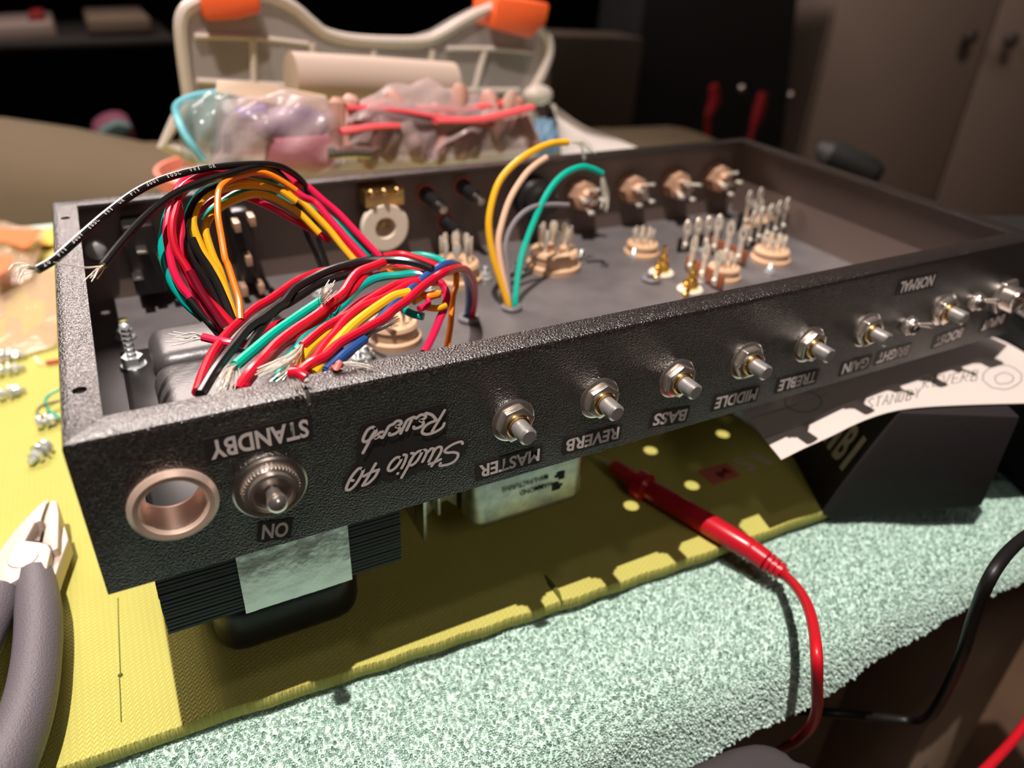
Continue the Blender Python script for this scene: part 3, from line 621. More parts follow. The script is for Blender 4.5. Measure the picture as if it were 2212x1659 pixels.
# two long black leads lying across the left rim
LW = [(80, 583, .052), (118, 560, .056), (176, 509, .066), (235, 458, .076), (294, 415, .084), (353, 387, .090), (431, 366, .094), (509, 357, .098)]
def lead_print(pts):
    path = smooth([ony(*p) for p in pts], 12); L = [0]
    for a, b_ in zip(path, path[1:]): L.append(L[-1] + np.linalg.norm(b_ - a))
    txt = '20  FT1  300V  105C  VW1  OR  FT1  300V  105C  VW1  OR'; pos = .002; Vs = []; Fs = []; mb_ = MB()
    for chx in txt:
        if chx != ' ' and pos < L[-1] - .003:
            k = max(i for i in range(len(L)) if L[i] <= pos); c = path[k] + (path[min(k + 1, len(path) - 1)] - path[k]) * ((pos - L[k]) / max(1e-9, L[min(k + 1, len(L) - 1)] - L[k]))
            tg = path[min(k + 2, len(path) - 1)] - path[max(k - 2, 0)]; tg /= np.linalg.norm(tg); nr = np.array([.05, -.80, .60]); nr = nr - tg * (nr @ tg); nr /= np.linalg.norm(nr); up = np.cross(nr, tg)
            me_ = text_mesh(chx, .0009 if chx not in '1' else .0004, .0013, .02); vs_ = [c + nr * .00133 + tg * v.co.x + up * v.co.y for v in me_.vertices]; mb_.add(vs_, [tuple(p.vertices) for p in me_.polygons])
        pos += .00135
    mb_.build('lettering', mat('worn_white_print', (.42, .40, .38), .6), LEAD)
LEAD = wire('black', [(80, 583, .052), (118, 560, .056), (176, 509, .066), (235, 458, .076), (294, 415, .084), (353, 387, .090), (431, 366, .094), (509, 357, .098), (588, 356, .104), (627, 371, .108), (658, 399, .112), (674, 446, .115), (686, 505, .118), (697, 544, .121), (712, 590, .124)], .00125, strip0=[(60, 579, .0515), (44, 582, .051), (36, 594, .050)], label='long black lead with printed white text')
lead_print(LW)
wire('black', [(223, 573, .062), (266, 520, .070), (313, 469, .078), (372, 422, .086), (431, 395, .091), (509, 371, .096), (556, 360, .101), (590, 366, .105), (618, 390, .108), (640, 425, .111), (652, 470, .114), (664, 510, .117), (684, 552, .120), (700, 592, .123)], .00125, strip0=[(208, 585, .060), (196, 600, .058)])
strands(ony(223, 575, .062), [ony(180, 578, .057), ony(120, 568, .054)], 2, parent=ch, spread=.0002)
# the fan of leads that comes forward to the front rim
b2('red', [(426, 848), (441, 803), (461, 762), (488, 724), (515, 697), (549, 667), (583, 647), (600, 635), (636, 610), (672, 594), (702, 586), (757, 582), (800, 580)], .002, r=.0016)
b2('black', [(433, 852), (468, 795), (508, 744), (536, 710), (570, 686), (597, 665), (612, 654), (636, 625), (672, 603), (708, 586), (745, 574), (781, 565), (817, 562), (863, 562), (900, 569), (934, 582)], -.004, r=.0016)
b2('black', [(529, 762), (556, 721), (576, 692), (601, 667), (624, 655), (654, 636), (684, 617), (715, 604), (760, 592)], 0, r=.0014)
b2('green', [(508, 790), (549, 755), (590, 721), (631, 692), (660, 672), (692, 651)], -.002, r=.0017, strip0=[(490, 805, .018), (478, 825, .014), (475, 843, .0125)], strip1=[(700, 640, .050), (712, 622, .054)], n=14, label='short stripped teal lead')
strands(ony(508, 790, Yb2(508, 790)), [ony(500, 815, .017), ony(492, 842, .0125)], 12, parent=ch)
b2('red', [(514, 842), (542, 803), (570, 773), (597, 743), (631, 716), (664, 694), (692, 674), (708, 658), (739, 634), (757, 607), (775, 588), (805, 576), (830, 566)], -.004, r=.0017)
b2('red', [(525, 838), (556, 800), (584, 772), (612, 745), (645, 724), (690, 690), (722, 665), (750, 640), (775, 612), (798, 588)], 0, r=.0014)
b2('teal', [(640, 760), (658, 729), (675, 711), (696, 694), (739, 662), (769, 627), (799, 607), (829, 598), (863, 595), (892, 592), (918, 594)], .002, r=.0016)
b2('teal', [(598, 818), (618, 781), (640, 755), (665, 735)], .003, r=.0014)
b2('red', [(653, 747), (684, 720), (708, 703), (757, 676), (790, 652), (841, 622), (863, 613), (907, 606)], 0, r=.0015, strip0=[(640, 768, .020), (605, 792, .015), (566, 812, .0128)], n=14, label='stripped red lead')
strands(ony(653, 749, Yb2(653, 747)), [ony(635, 775, .020), ony(618, 800, .015), ony(598, 822, .0128)], 8, parent=ch, spread=.0009)
b2('yellow', [(636, 806), (650, 780), (667, 756), (690, 735), (721, 712), (745, 694), (775, 676), (810, 656), (850, 634)], .004, r=.0017)
b2('red', [(640, 800), (664, 790), (677, 779), (700, 746), (721, 722), (745, 692), (781, 663), (829, 644), (878, 617), (905, 608)], -.002, r=.0015)
b2('maroon', [(730, 690), (770, 656), (800, 640), (850, 618), (895, 604), (930, 600)], .001, r=.0015)
b2('yellow', [(676, 808), (698, 780), (721, 748), (739, 727), (763, 703), (793, 679), (829, 654), (853, 640), (885, 632)], -.003, r=.0018)
R5 = [(645, 806), (672, 785), (702, 770), (733, 742), (781, 715), (829, 688), (849, 670), (878, 650), (907, 624), (936, 602), (965, 586)]
wire('red', [(x, y, Yb2(x, y, -.006)) for x, y in R5] + [(994, 579, .074), (1012, 588, .084), (1024, 612, .096), (1025, 646, .108), (1020, 684, .114)], .0016, label='red lead arching down to a floor grommet')
wire('blue', [(x, y, Yb2(x, y, -.001)) for x, y in [(700, 806), (735, 778), (780, 735), (820, 690), (849, 659), (878, 632), (907, 607), (936, 585), (962, 571)]] + [(986, 571, .080), (1003, 589, .090), (1011, 617, .102), (1012, 653, .111), (1009, 684, .116)], .0015)
wire('black', [(x, y, Yb2(x, y, .001)) for x, y in [(822, 694), (852, 664), (880, 638), (910, 614), (940, 593), (966, 579)]] + [(992, 577, .081), (1009, 594, .091), (1018, 622, .103), (1018, 656, .112), (1014, 684, .116)], .0014)
b2('blue', [(694, 803), (721, 773), (740, 758)], .003, r=.0014)
b2('blue', [(704, 802), (739, 770), (763, 751), (787, 733)], -.002, r=.0016, strip1=[(812, 718, .034), (838, 704, .037), (858, 694, .040)], label='short blue lead with frayed end')
wire('pink', [(905, 607, .066), (939, 610, .066), (950, 609, .065), (959, 620, .064), (965, 638, .062), (962, 660, .059), (950, 689, .055), (936, 722, .049), (916, 762, .042)], .0015)
wire('orange', [(986, 588, .078), (985, 617, .076), (979, 638, .073), (976, 667, .069), (973, 704, .064), (965, 752, .057)], .00125)
b2('red', [(828, 556), (863, 550), (892, 556), (928, 569), (946, 577)], .002, r=.0016)
b2('teal', [(800, 572), (850, 560), (895, 552), (921, 553), (950, 562), (965, 575)], .006, r=.0015)
b2('yellow', [(815, 580), (850, 564), (880, 553), (905, 558), (935, 572)], .004, r=.0012)
b2('orange', [(850, 631), (878, 626), (905, 632), (925, 640), (950, 636)], .010, r=.0013)
b2('yellow', [(893, 652), (915, 640), (942, 634), (952, 636)], .012, r=.0013)
b2('yellow', [(922, 664), (945, 666), (962, 660)], .014, r=.0013)
b2('pink', [(905, 668), (922, 660), (926, 645), (935, 640)], .012, r=.0013)
b2('teal', [(868, 665), (890, 678), (915, 684)], .018, r=.0015)
b2('pink', [(800, 598), (830, 588), (860, 578), (890, 578), (920, 588)], .004, r=.0013)
b2('orange', [(820, 592), (848, 584), (876, 584), (900, 590)], .003, r=.0011)
b2('red', [(560, 722), (600, 700), (640, 690), (676, 672)], .012, r=.0013)
wire('pink', [(438, 728, .050), (481, 738, .046), (510, 742, .044), (536, 744, .042)], .0014, strip0=[(415, 726, .052), (395, 730, .054), (370, 728, .056)], label='short pink lead with frayed end')
# red insulated stub resting on the front rim
rz = .0022
A = onz(628, 806, .0030); B = onz(661, 816, .0026)
st = MB().tube([A, A * .5 + B * .5 + np.array([0, 0, .0008]), B], .0017, 12).build('wire', WM['red'], ch, label='red stub resting over the front rim')
MB().tube([B, onz(662, 826, .0020)], .0007, 8).build('bare_strands', TIN, st)
strands(A, [onz(640, 824, .0012), onz(650, 845, .0008)], 7, parent=st, r=.00010)
A = onz(726, 792, .0016); o = MB().tube([ony(716, 803, .013), A, onz(735, 786, .0016)], .0013, 10).build('wire', mat('dull_red_insulation', (.50, .10, .08), .4), ch, label='dull red lead with bare strands on the rim')
strands(onz(735, 786, .0016), [onz(752, 786, .0016), onz(775, 788, .0010), onz(802, 796, .0006)], 9, parent=o, r=.00012, spread=.0004)
# four leads standing out of the middle grommet
def gy(px, py): return .118 + .030 * max(0, (660 - py) / 320) * 1.0
def gw(col, pts, r, **k): return wire(col, [(x, y, gy(x, y) + o) for x, y, o in [(p + (0,))[:3] for p in pts]], r, **k)
gw('yellow', [(1100, 668), (1097, 655), (1086, 622), (1066, 558), (1056, 495), (1061, 445), (1078, 394), (1109, 356), (1152, 326), (1192, 310), (1227, 307)], .00165, strip1=[(1240, 306, .151), (1258, 308, .151), (1278, 324, .150)], n=11, label='tall yellow lead from the floor grommet')
strands(ony(1240, 306, .151), [ony(1255, 318, .151), ony(1261, 343, .150)], 5, parent=ch, spread=.0003)
gw('cream', [(1098, 668), (1096, 640), (1084, 584), (1077, 533), (1081, 495), (1101, 432), (1132, 381), (1157, 356), (1181, 340)], .00150, label='cream lead beside the yellow one')
gw('grey', [(1102, 668), (1100, 634), (1095, 571), (1092, 533), (1101, 498), (1122, 467), (1152, 447), (1190, 442), (1228, 443)], .00120)
gw('green', [(1112, 668), (1113, 650), (1119, 596), (1129, 546), (1152, 483), (1182, 419), (1215, 379), (1253, 361), (1280, 365), (1301, 375)], .00155, strip1=[(1304, 400, .143), (1309, 424, .141), (1307, 452, .139)], n=11, label='tall green lead from the floor grommet')

# ================================================================== black prop box and the drawing under the chassis
bx = thing('prop_box', 'black box with a sloping side and pale letters propping up the chassis', 'box', (.35, .03, -.131))
BOXM = mat('black_board', (.018, .0145, .015), .7, spec=.3, bump=(500, .3, .0004))
yb_ = lambda x: .0 - .52 * (x - .300)   # front face line on the table
def bpt(px, py):  # on the vertical front face plane: y = -.52*(x-.300) - .004
    d = ray(px, py); t_ = (-.52 * (CAM[0] - .300) - .004 - CAM[1]) / (d[1] + .52 * d[0]); return CAM + t_ * d
face = [bpt(1771, 1110), bpt(1799, 1141), bpt(2122, 1094), bpt(2207, 897), bpt(1940, 905)]
face[1][2] = -.1312; face[0][2] = max(face[0][2], -.1290); face[2][2] = max(face[2][2], -.1300); face[3][2] = -.0668; face[4][2] = -.0668
back = np.array([.46, .89, 0]) * .145
o = MB().hull([tuple(p) for p in face], [tuple(p + back) for p in face]).build('carton', BOXM, bx, bevel=.0012)
lg = [np.array([.335, .075, 0]), np.array([.425, .075, 0]), np.array([.425, .16, 0]), np.array([.345, .16, 0])]
MB().hull([(v[0], v[1], -.0511) for v in lg], [(v[0], v[1], -.0672) for v in lg]).build('rear_ledge', BOXM, bx, bevel=.001)
# letters on the sloping left side
s0, s1 = face[0], face[4]; ey = (s1 - s0) / np.linalg.norm(s1 - s0); ex = np.array([.46, .89, 0]) / np.linalg.norm([.46, .89, 0])
nl_ = np.cross(ex, ey)
LETG = mat('pale_grey_print', (.50, .46, .42), .7)
for k, (tx, off) in enumerate((('I', .0075), ('B', .0160), ('I', .0245), ('N', .033))):
    cc_ = s0 + (s1 - s0) * .52 + ex * off
    flat_text(tx, .0035 if tx == 'I' else .0078, .020, cc_ - nl_ * 0, -ex, ey, LETG, 'lettering', o, .03, lift=.0006)
# paper
pp = thing('drawing_sheet', 'white paper sheet with pencil template drawing between box and chassis', 'paper', (.32, .02, -.055))
front = [(1688, 993, -.0780), (1740, 967, -.0755), (1794, 943, -.0722), (1855, 913, -.0688), (1918, 891, -.0664), (1987, 880, -.0656), (2100, 874, -.0656), (2212, 871, -.0658), (2330, 868, -.0665)]
backp = [(1530, 800, -.0740), (1590, 792, -.0715), (1660, 780, -.0690), (1740, 765, -.0668), (1830, 748, -.0656), (1910, 737, -.0655), (2020, 725, -.0655), (2142, 727, -.0655), (2260, 790, -.0660)]
fA = smooth([onz(*p) for p in front], 5); bA = smooth([onz(*p) for p in backp], 5)
def pap(u, v):
    i = u * (len(fA) - 1); k = min(int(i), len(fA) - 2); f_ = i - k
    a = fA[k] * (1 - f_) + fA[k + 1] * f_; b_ = bA[k] * (1 - f_) + bA[k + 1] * f_; return a * (1 - v) + b_ * v
nU, nV = 44, 10; vs = [tuple(pap(i / nU, j / nV)) for j in range(nV + 1) for i in range(nU + 1)]
fs = [(j * (nU + 1) + i, j * (nU + 1) + i + 1, (j + 1) * (nU + 1) + i + 1, (j + 1) * (nU + 1) + i) for j in range(nV) for i in range(nU)]
ps = MB().add(vs, fs).add([(x, y, z - .0002) for x, y, z in vs], [f[::-1] for f in fs]).build('sheet', PAPER, pp, ang=60)
UVG = [(i / 240, j / 90) for i in range(241) for j in range(91)]
_P = np.array([pap(u, v) for u, v in UVG]); _q = (_P - CAM) @ RM; _X = 1106 + F * _q[:, 0] / -_q[:, 2]; _Y = 829.5 - F * _q[:, 1] / -_q[:, 2]
def uvof(px, py): return UVG[int(np.argmin((_X - px) ** 2 + (_Y - py) ** 2))]  # nearest point of the paper
def pline(m, pts, r=.00018): m.tube([pap(*p) + np.array([0, 0, .00012]) for p in pts], r, 4)
mm = MB()
for l in ([(1652, 945), (1740, 915), (1800, 880), (1850, 862)], [(1622, 905), (1700, 880), (1790, 850)]):
    q = [uvof(*p) for p in l]; pline(mm, q)
for c, rx, ry in (((1735, 868), 40, 22), ((2165, 815), 42, 26), ((2168, 818), 20, 12)):
    q = [uvof(c[0] + rx * math.cos(a * .2618), c[1] + ry * math.sin(a * .2618)) for a in range(25)]; pline(mm, q)
mm.build('pencil_lines', PENCIL, ps)
SF = {'S': [[(1, .9), (.5, 1), (.05, .8), (.5, .5), (.95, .25), (.5, 0), (0, .1)]], 'T': [[(0, 1), (1, 1)], [(.5, 1), (.5, 0)]], 'A': [[(0, 0), (.5, 1), (1, 0)], [(.2, .4), (.8, .4)]], 'N': [[(0, 0), (0, 1), (1, 0), (1, 1)]], 'D': [[(0, 0), (0, 1), (.8, .8), (.9, .4), (.6, 0), (0, 0)]],
      'B': [[(0, 0), (0, 1), (.8, .9), (.7, .55), (0, .5), (.9, .35), (.8, 0), (0, 0)]], 'Y': [[(0, 1), (.5, .5), (1, 1)], [(.5, .5), (.5, 0)]], 'R': [[(0, 0), (0, 1), (.8, .9), (.7, .55), (0, .5), (.9, 0)]], 'E': [[(1, 1), (0, 1), (0, 0), (1, 0)], [(0, .5), (.8, .5)]], 'V': [[(0, 1), (.5, 0), (1, 1)]]}
def hand(txt, p0, p1, hpx):
    mm = MB(); n = len(txt); dx = (p1[0] - p0[0]) / n; dy = (p1[1] - p0[1]) / n
    for i, cch in enumerate(txt):
        for s_ in SF[cch]:
            q = [uvof(p0[0] + dx * (i + .7 * x) + hpx * .25 * yy, p0[1] + dy * (i + .7 * x) - hpx * yy) for x, yy in s_]; pline(mm, q, .00022)
    mm.build('handwriting', PENCIL, ps)
hand('STANDBY', (1872, 884), (1990, 858), 22); hand('REVERB', (1992, 838), (2118, 820), 22)
# ================================================================== test probe
pb = thing('test_probe', 'red multimeter probe lying across the mat edge with its cable hanging down', 'probe', (.235, .03, -.125))
def probe_pts(l): return [onz(x, y, z) for x, y, z in l]
axis = probe_pts([(1325, 1006, -.1190), (1380, 1044, -.1190), (1500, 1115, -.1190), (1620, 1186, -.1195), (1700, 1244, -.1215)])
def along(t): i = t * 4; k = min(int(i), 3); return axis[k] * (1 - (i - k)) + axis[k + 1] * (i - k)
MB().tube([onz(1285, 984, -.1190), axis[0]], [.0006, .0010], 10).build('needle_tip', STEEL, pb)
MB().tube([axis[0], along(.02), along(.22)], [.0034, .0040, .0042], 18).build('finger_tip', REDP, pb)
MB().tube([along(.225), along(.24), along(.285), along(.30)], [.0052, .0070, .0070, .0052], 22).build('finger_guard', REDP, pb)
MB().tube([along(.29), along(.34), along(.6), along(.74), along(.76)], [.0046, .0052, .0052, .0050, .0044], 20).build('handle', REDP, pb)
mm = MB(); mm.tube([along(.75), along(.765), along(.86), along(.87)], [.0040, .0048, .0047, .0036], 18)
for t_, rr_ in ((.885, .0046), (.92, .0043), (.955, .0040)): mm.tube([along(t_ - .012), along(t_ - .010), along(t_ + .012), along(t_ + .014)], [.003, rr_, rr_, .003], 16)
mm.tube([along(.86), along(.99)], [.0030, .0028], 14); mm.build('strain_relief', REDP, pb, label='ribbed red strain relief')
cb = [tuple(along(.97))] + [tuple(ony(*p)) for p in [(1722, 1270, -.0445), (1745, 1310, -.058), (1758, 1360, -.070), (1764, 1420, -.080), (1765, 1490, -.082), (1764, 1535, -.080), (1750, 1572, -.074), (1722, 1600, -.064), (1695, 1614, -.054), (1660, 1640, -.040), (1600, 1680, -.02)]]
MB().tube(smooth(cb, 6), .0021, 12).build('cable', REDC, pb)
rc = MB().tube(smooth([tuple(ony(*p)) for p in [(2330, 1250, -.075), (2300, 1380, -.085), (2235, 1530, -.095), (2195, 1590, -.10), (2150, 1640, -.105), (2080, 1710, -.11)]], 8), .0023, 12).build('red_cable', REDC); tag(rc, 'red test lead cable hanging at the right edge below the towel', 'cable')
kc = MB().tube(smooth([tuple(ony(*p)) for p in [(2330, 1110, -.075), (2250, 1140, -.080), (2190, 1180, -.085), (2140, 1245, -.090), (2105, 1330, -.090), (2080, 1410, -.090), (2045, 1490, -.085), (2010, 1545, -.08), (1975, 1557, -.07), (1900, 1550, -.06), (1800, 1540, -.05), (1700, 1536, -.035), (1590, 1532, -.015)]], 8), .0024, 12).build('black_cable', mat('black_cable', (.008, .007, .007), .45)); tag(kc, 'black cable hanging over the towel and looping under the table', 'cable')
# ================================================================== pliers
pl = thing('pliers', 'combination pliers with grey rubber grips on the green mat', 'pliers', (-.05, .1, -.125))
zt_ = -.1085; zb_ = -.1215
def slab(pts, name, mt, parent, z1=zt_, z0=zb_, bev=.0008):
    return MB().hull(zpoly(pts, z1), [(x, y, z0) for x, y, z in zpoly(pts, z1)]).build(name, mt, parent, bevel=bev)
JL = [(96, 1079), (106, 1080), (101, 1092), (93, 1112), (90, 1124), (76, 1126), (54, 1167), (85, 1170), (103, 1174), (110, 1186), (108, 1198), (104, 1214), (99, 1241), (70, 1246), (40, 1250), (18, 1262), (-10, 1250), (-30, 1215), (0, 1185), (22, 1155), (48, 1125), (72, 1100)]
slab(JL, 'jaw', STEELJ, pl)
JR = [(108, 1080), (123, 1080), (127, 1108), (126, 1183), (113, 1189), (107, 1178), (90, 1171), (98, 1135), (93, 1127), (96, 1112), (103, 1094)]
jr = slab(JR, 'jaw', STEELJ, pl, z1=zt_ - .0003)
slab([(126, 1188), (113, 1192), (112, 1205), (108, 1222), (104, 1244), (118, 1250), (126, 1225), (148, 1165), (138, 1130)], 'cutter_edge', STEELJ, pl, z1=zt_ - .0045)
slab([(77, 1128), (92, 1128), (95, 1135), (86, 1168), (56, 1166)], 'pipe_grip', mat('plier_recess', (.32, .26, .22), .4, 1), pl, z1=zt_ - .0050)
mm = MB()
for k in range(9):
    p = onz(101 - k * 1.2, 1088 + k * 4, zt_ + .0001); mm.box((p[0] - .0007, p[1] - .00018, p[2] - .0004), (p[0] + .0007, p[1] + .00018, p[2]))
mm.build('teeth', SLIT, pl)
cp = onz(50, 1206, zt_); MB().lathe([(.0052, 0), (.0054, .0002), (.0050, .0005), (0, .0006)], Matrix.Translation(cp) , 30).build('pivot', STEELJ, pl)
gp = [(76, 1244, -.1140), (80, 1275, -.1135), (83, 1320, -.1130), (83, 1370, -.1130), (78, 1430, -.1130), (68, 1495, -.1130), (50, 1563, -.1130), (23, 1632, -.1130), (-15, 1710, -.1130), (-60, 1790, -.1130)]
P = [onz(*p) for p in gp]; rr_ = [.0066, .0072, .0078, .0078, .0078, .0080, .0083, .0086, .0088, .0088]
Ps = smooth(P, 5); Rs = list(np.interp(np.linspace(0, 9, len(Ps)), range(10), rr_))
MB().tube(Ps, Rs, 24).build('grip', DKGRIP, pl)
P = [onz(*p) for p in [(-8, 1290, -.114), (-25, 1340, -.113), (-60, 1420, -.113), (-110, 1540, -.113)]]
MB().tube(smooth(P, 6), .0080, 20).build('grip', DKGRIP, pl)
sp_ = [onz(26, 1262, -.1150), onz(14, 1300, -.1150), onz(4, 1330, -.1150)]; mm = MB()
hp = []
for i in range(90):
    t_ = i / 89; c_ = np.array(sp_[0]) * (1 - t_) + np.array(sp_[2]) * t_; a = t_ * 2 * math.pi * 9; ax = (np.array(sp_[2]) - sp_[0]); ax /= np.linalg.norm(ax); s_ = np.array([-ax[1], ax[0], 0]); hp.append(c_ + (s_ * math.cos(a) + np.array([0, 0, 1]) * math.sin(a)) * .0032)
mm.tube(hp, .0006, 7); mm.build('spring', mat('spring_steel', (.45, .38, .28), .35, 1), pl)
# ================================================================== loose bits on the mat at the left
def loose_screw(px, py, ang, lbl, s=1.0, L=.012, tilt=.1):
    c = onz(px, py, -.1215); t = thing('loose_screw', lbl, 'screw', (c[0], c[1], -.125), 'loose screws and nuts on the mat'); d = Vector((math.cos(ang), math.sin(ang), -tilt)).normalized(); A = Vector(c)
    m_ = axisM(A, d); MB().lathe([(.0030 * s, -.0022 * s), (.0036 * s, -.0014 * s), (.0036 * s, 0), (.0014 * s, 0)], m_, 18).build('head', ZINC, t)
    pr = []
    for k in range(12): pr += [(.0016 * s, L * k / 12), (.0013 * s, L * (k + .5) / 12)]
    MB().lathe(pr + [(0, L)], m_, 12).build('thread', ZINC, t, ang=20)
    MB().lathe([(.0018 * s, L * .25), (.0044 * s, L * .25), (.0044 * s, L * .25 + .0008), (.0018 * s, L * .25 + .0008)], m_, 20, True).build('washer', ZINC, t); mm = MB(); mm.prism(hexp(.0034 * s), L * .45, L * .45 + .0024 * s, m_); mm.build('nut', ZINC, t); return t
loose_screw(96, 968, -2.2, 'zinc screw with washer and nut nearest to the pliers', 1.15)
loose_screw(8, 768, -.2, 'zinc screw farthest back by the clear bag'); loose_screw(4, 800, .1, 'zinc screw second from the clear bag'); loose_screw(4, 852, .3, 'zinc screw at the left edge above the pliers')
loose_screw(88, 912, .2, 'zinc screw beside the thin wire loops', 1.0, .008)
def floorwire(pts, z, col, r, name, lbl, bare=None):
    P = [onz(x, y, z + (h if True else 0)) for x, y, h in pts]; o = MB().tube(smooth(P, 6), r, 9).build(name, WM[col] if isinstance(col, str) else col); tag(o, lbl, 'wire'); return o
floorwire([(150, 838, .004), (128, 842, .006), (108, 852, .006), (97, 868, .004), (104, 885, .003), (128, 900, .004), (160, 905, .003)], -.124, 'green', .0008, 'thin_wire', 'thin green wire looped on the mat beside the chassis')
floorwire([(150, 862, .005), (118, 868, .006), (92, 876, .005), (80, 890, .003), (92, 902, .002), (125, 907, .002), (160, 912, .003)], -.124, mat('olive_wire', (.16, .13, .05), .4), .0008, 'thin_wire', 'thin brown wire looped on the mat beside the chassis')
o = floorwire([(99, 784, .001), (112, 782, .001), (135, 778, .001), (160, 775, .001)], -.124, 'red', .0011, 'wire_offcut', 'short red wire offcut with bare end on the mat')
strands(onz(99, 784, -.123), [onz(85, 785, -.123), onz(76, 775, -.122)], 5, parent=o, r=.0001, spread=.0004)
# ------------------------------------------------------------------ plastic bags
def plastic(name, col, alpha, rough=.12):
    m = mat(name, col, rough, alpha=alpha, spec=.6, bump=(45, .5, .006, 3)); return m
CLEAR = plastic('clear_bag', (.66, .48, .34), .40); LILAC = plastic('clear_lilac_bag', (.56, .42, .42), .42, .28); TEALP = plastic('clear_teal_plastic', (.34, .48, .50), .34)
ZIPR = mat('red_zip', (.62, .07, .08), .4); 
def bagmesh(name, mt, parent, corners, thick, seed, amp=.004, n=14, label=None):
    # corners: four 3D points; a lightly inflated crumpled bag between them
    rnd = random.Random(seed); ph = [rnd.uniform(0, 6.28) for _ in range(8)]; c = [np.array(p, float) for p in corners]; nr = np.cross(c[1] - c[0], c[3] - c[0]); nr = nr / np.linalg.norm(nr)
    vs = []; fs = []
    for side in (1, -1):
        for j in range(n + 1):
            for i in range(n + 1):
                u, v = i / n, j / n; p = c[0] * (1 - u) * (1 - v) + c[1] * u * (1 - v) + c[2] * u * v + c[3] * (1 - u) * v
                e = (math.sin(math.pi * u) * math.sin(math.pi * v)) ** .5 if 0 < u < 1 and 0 < v < 1 else 0
                cr = amp * (math.sin(9 * u + 7 * v + ph[0]) * .6 + math.sin(17 * u - 11 * v + ph[1]) * .4 + math.sin(5 * v + 23 * u + ph[2]) * .3)
                vs.append(p + nr * (side * thick * e * .5 + cr * (.4 + .6 * e)))
        o = 0 if side == 1 else (n + 1) ** 2
        for j in range(n):
            for i in range(n): fs.append((o + j * (n + 1) + i, o + j * (n + 1) + i + 1, o + (j + 1) * (n + 1) + i + 1, o + (j + 1) * (n + 1) + i))
    return MB().add(vs, fs).build(name, mt, parent, ang=70, label=label)
ORANGE = mat('orange_print', (.90, .16, .04), .4)
bz = -.1225
cb_ = thing('zip_bag', 'large clear zip bag lying flat at the left beside the chassis', 'bag', tuple(onz(60, 690, -.125)))
bagmesh('film', CLEAR, cb_, [onz(-60, 800, bz), onz(125, 745, bz), onz(125, 575, bz), onz(-60, 590, bz)], .006, 3, .0012)
ob = thing('orange_bag', 'clear plastic bag with orange printed corners at the left edge', 'bag', tuple(onz(40, 560, -.125)))
bagmesh('film', CLEAR, ob, [onz(-60, 640, -.117), onz(70, 600, -.117), onz(98, 495, -.112), onz(-60, 470, -.112)], .010, 5, .0025)
for q in ([(-20, 495), (92, 493), (72, 520), (52, 535), (10, 520), (-20, 520)], [(-20, 552), (28, 554), (18, 580), (-20, 606)]):
    MB().hull(zpoly(q, -.1050), [(x, y, z - .0005) for x, y, z in zpoly(q, -.1050)]).build('print', ORANGE, ob, label='orange printed area')
yp = MB().hull(zpoly([(75, 522), (115, 512), (115, 528), (85, 530)], -.1205), zpoly([(75, 522), (115, 512), (115, 528), (85, 530)], -.1248)).build('yellow_tag', mat('yellow_card', (.85, .50, .06), .6)); tag(yp, 'small yellow card behind the orange printed bag', 'card')
# ================================================================== behind: organizer box
ORGC = mat('frosted_plastic', (.50, .44, .41), .35, alpha=.38, spec=.5); ORGR = mat('frosted_plastic_rim', (.60, .51, .45), .35, alpha=.85); LATCH = mat('orange_latch', (.85, .12, .03), .4)
og = thing('organizer_box', 'clear plastic parts organizer with orange latches standing on its edge', 'organizer', (.23, .41, -.125))
def oy(px): return .385 + .00006 * (px - 395)
def op(px, py, dy=0): return ony(px, py, oy(px) + dy)
outl = [(408, 210), (398, 140), (390, 60), (398, 25), (420, 8), (470, -12), (560, -12), (600, -2), (640, 20), (680, 55), (710, 75), (780, 88), (905, 90), (950, 76), (1000, 46), (1040, 26), (1075, 16), (1120, 30), (1160, 55), (1182, 82), (1186, 115), (1170, 160), (1150, 200), (1145, 240), (1150, 330), (430, 345)]
of = [op(*p) for p in outl]; ob_ = [p + np.array([0.004, .030, 0]) for p in of]
MB().hull([tuple(p) for p in of], [tuple(p) for p in ob_]).build('case', ORGC, og)
rim = smooth(of + [of[0]], 3); MB().tube(rim, .0042, 8).build('rim', ORGR, og)
for l in ([(545, 85), (550, 190)], [(675, 95), (678, 200)], [(808, 110), (806, 210)], [(935, 108), (925, 215)], [(1048, 108), (1020, 215)]):
    MB().tube([op(*p, -.002) for p in l], .0026, 6).build('divider', ORGR, og)
MB().tube([op(420, 78, -.002), op(560, 82, -.002), op(665, 95, -.002)], .002, 6).build('divider', ORGR, og); MB().tube([op(965, 105, -.002), op(1060, 105, -.002), op(1150, 112, -.002)], .002, 6).build('divider', ORGR, og)
MB().tube([op(425, 175, -.002), op(800, 195, -.002), op(1120, 195, -.002)], .0022, 6).build('divider', ORGR, og)
for q in ([(430, -20), (562, -15), (566, 28), (512, 42), (442, 46)], [(1075, -8), (1190, 8), (1182, 50), (1148, 84), (1065, 62)]):
    a = [op(*p, -.012) for p in q]; MB().hull([tuple(p) for p in a], [tuple(p + np.array([.003, .050, 0])) for p in a]).build('latch', LATCH, og, bevel=.003)
MB().ball(op(1162, 205, -.004), .0095, 8, (1.5, 1, .9)).build('hinge_pin', ORGR, og)
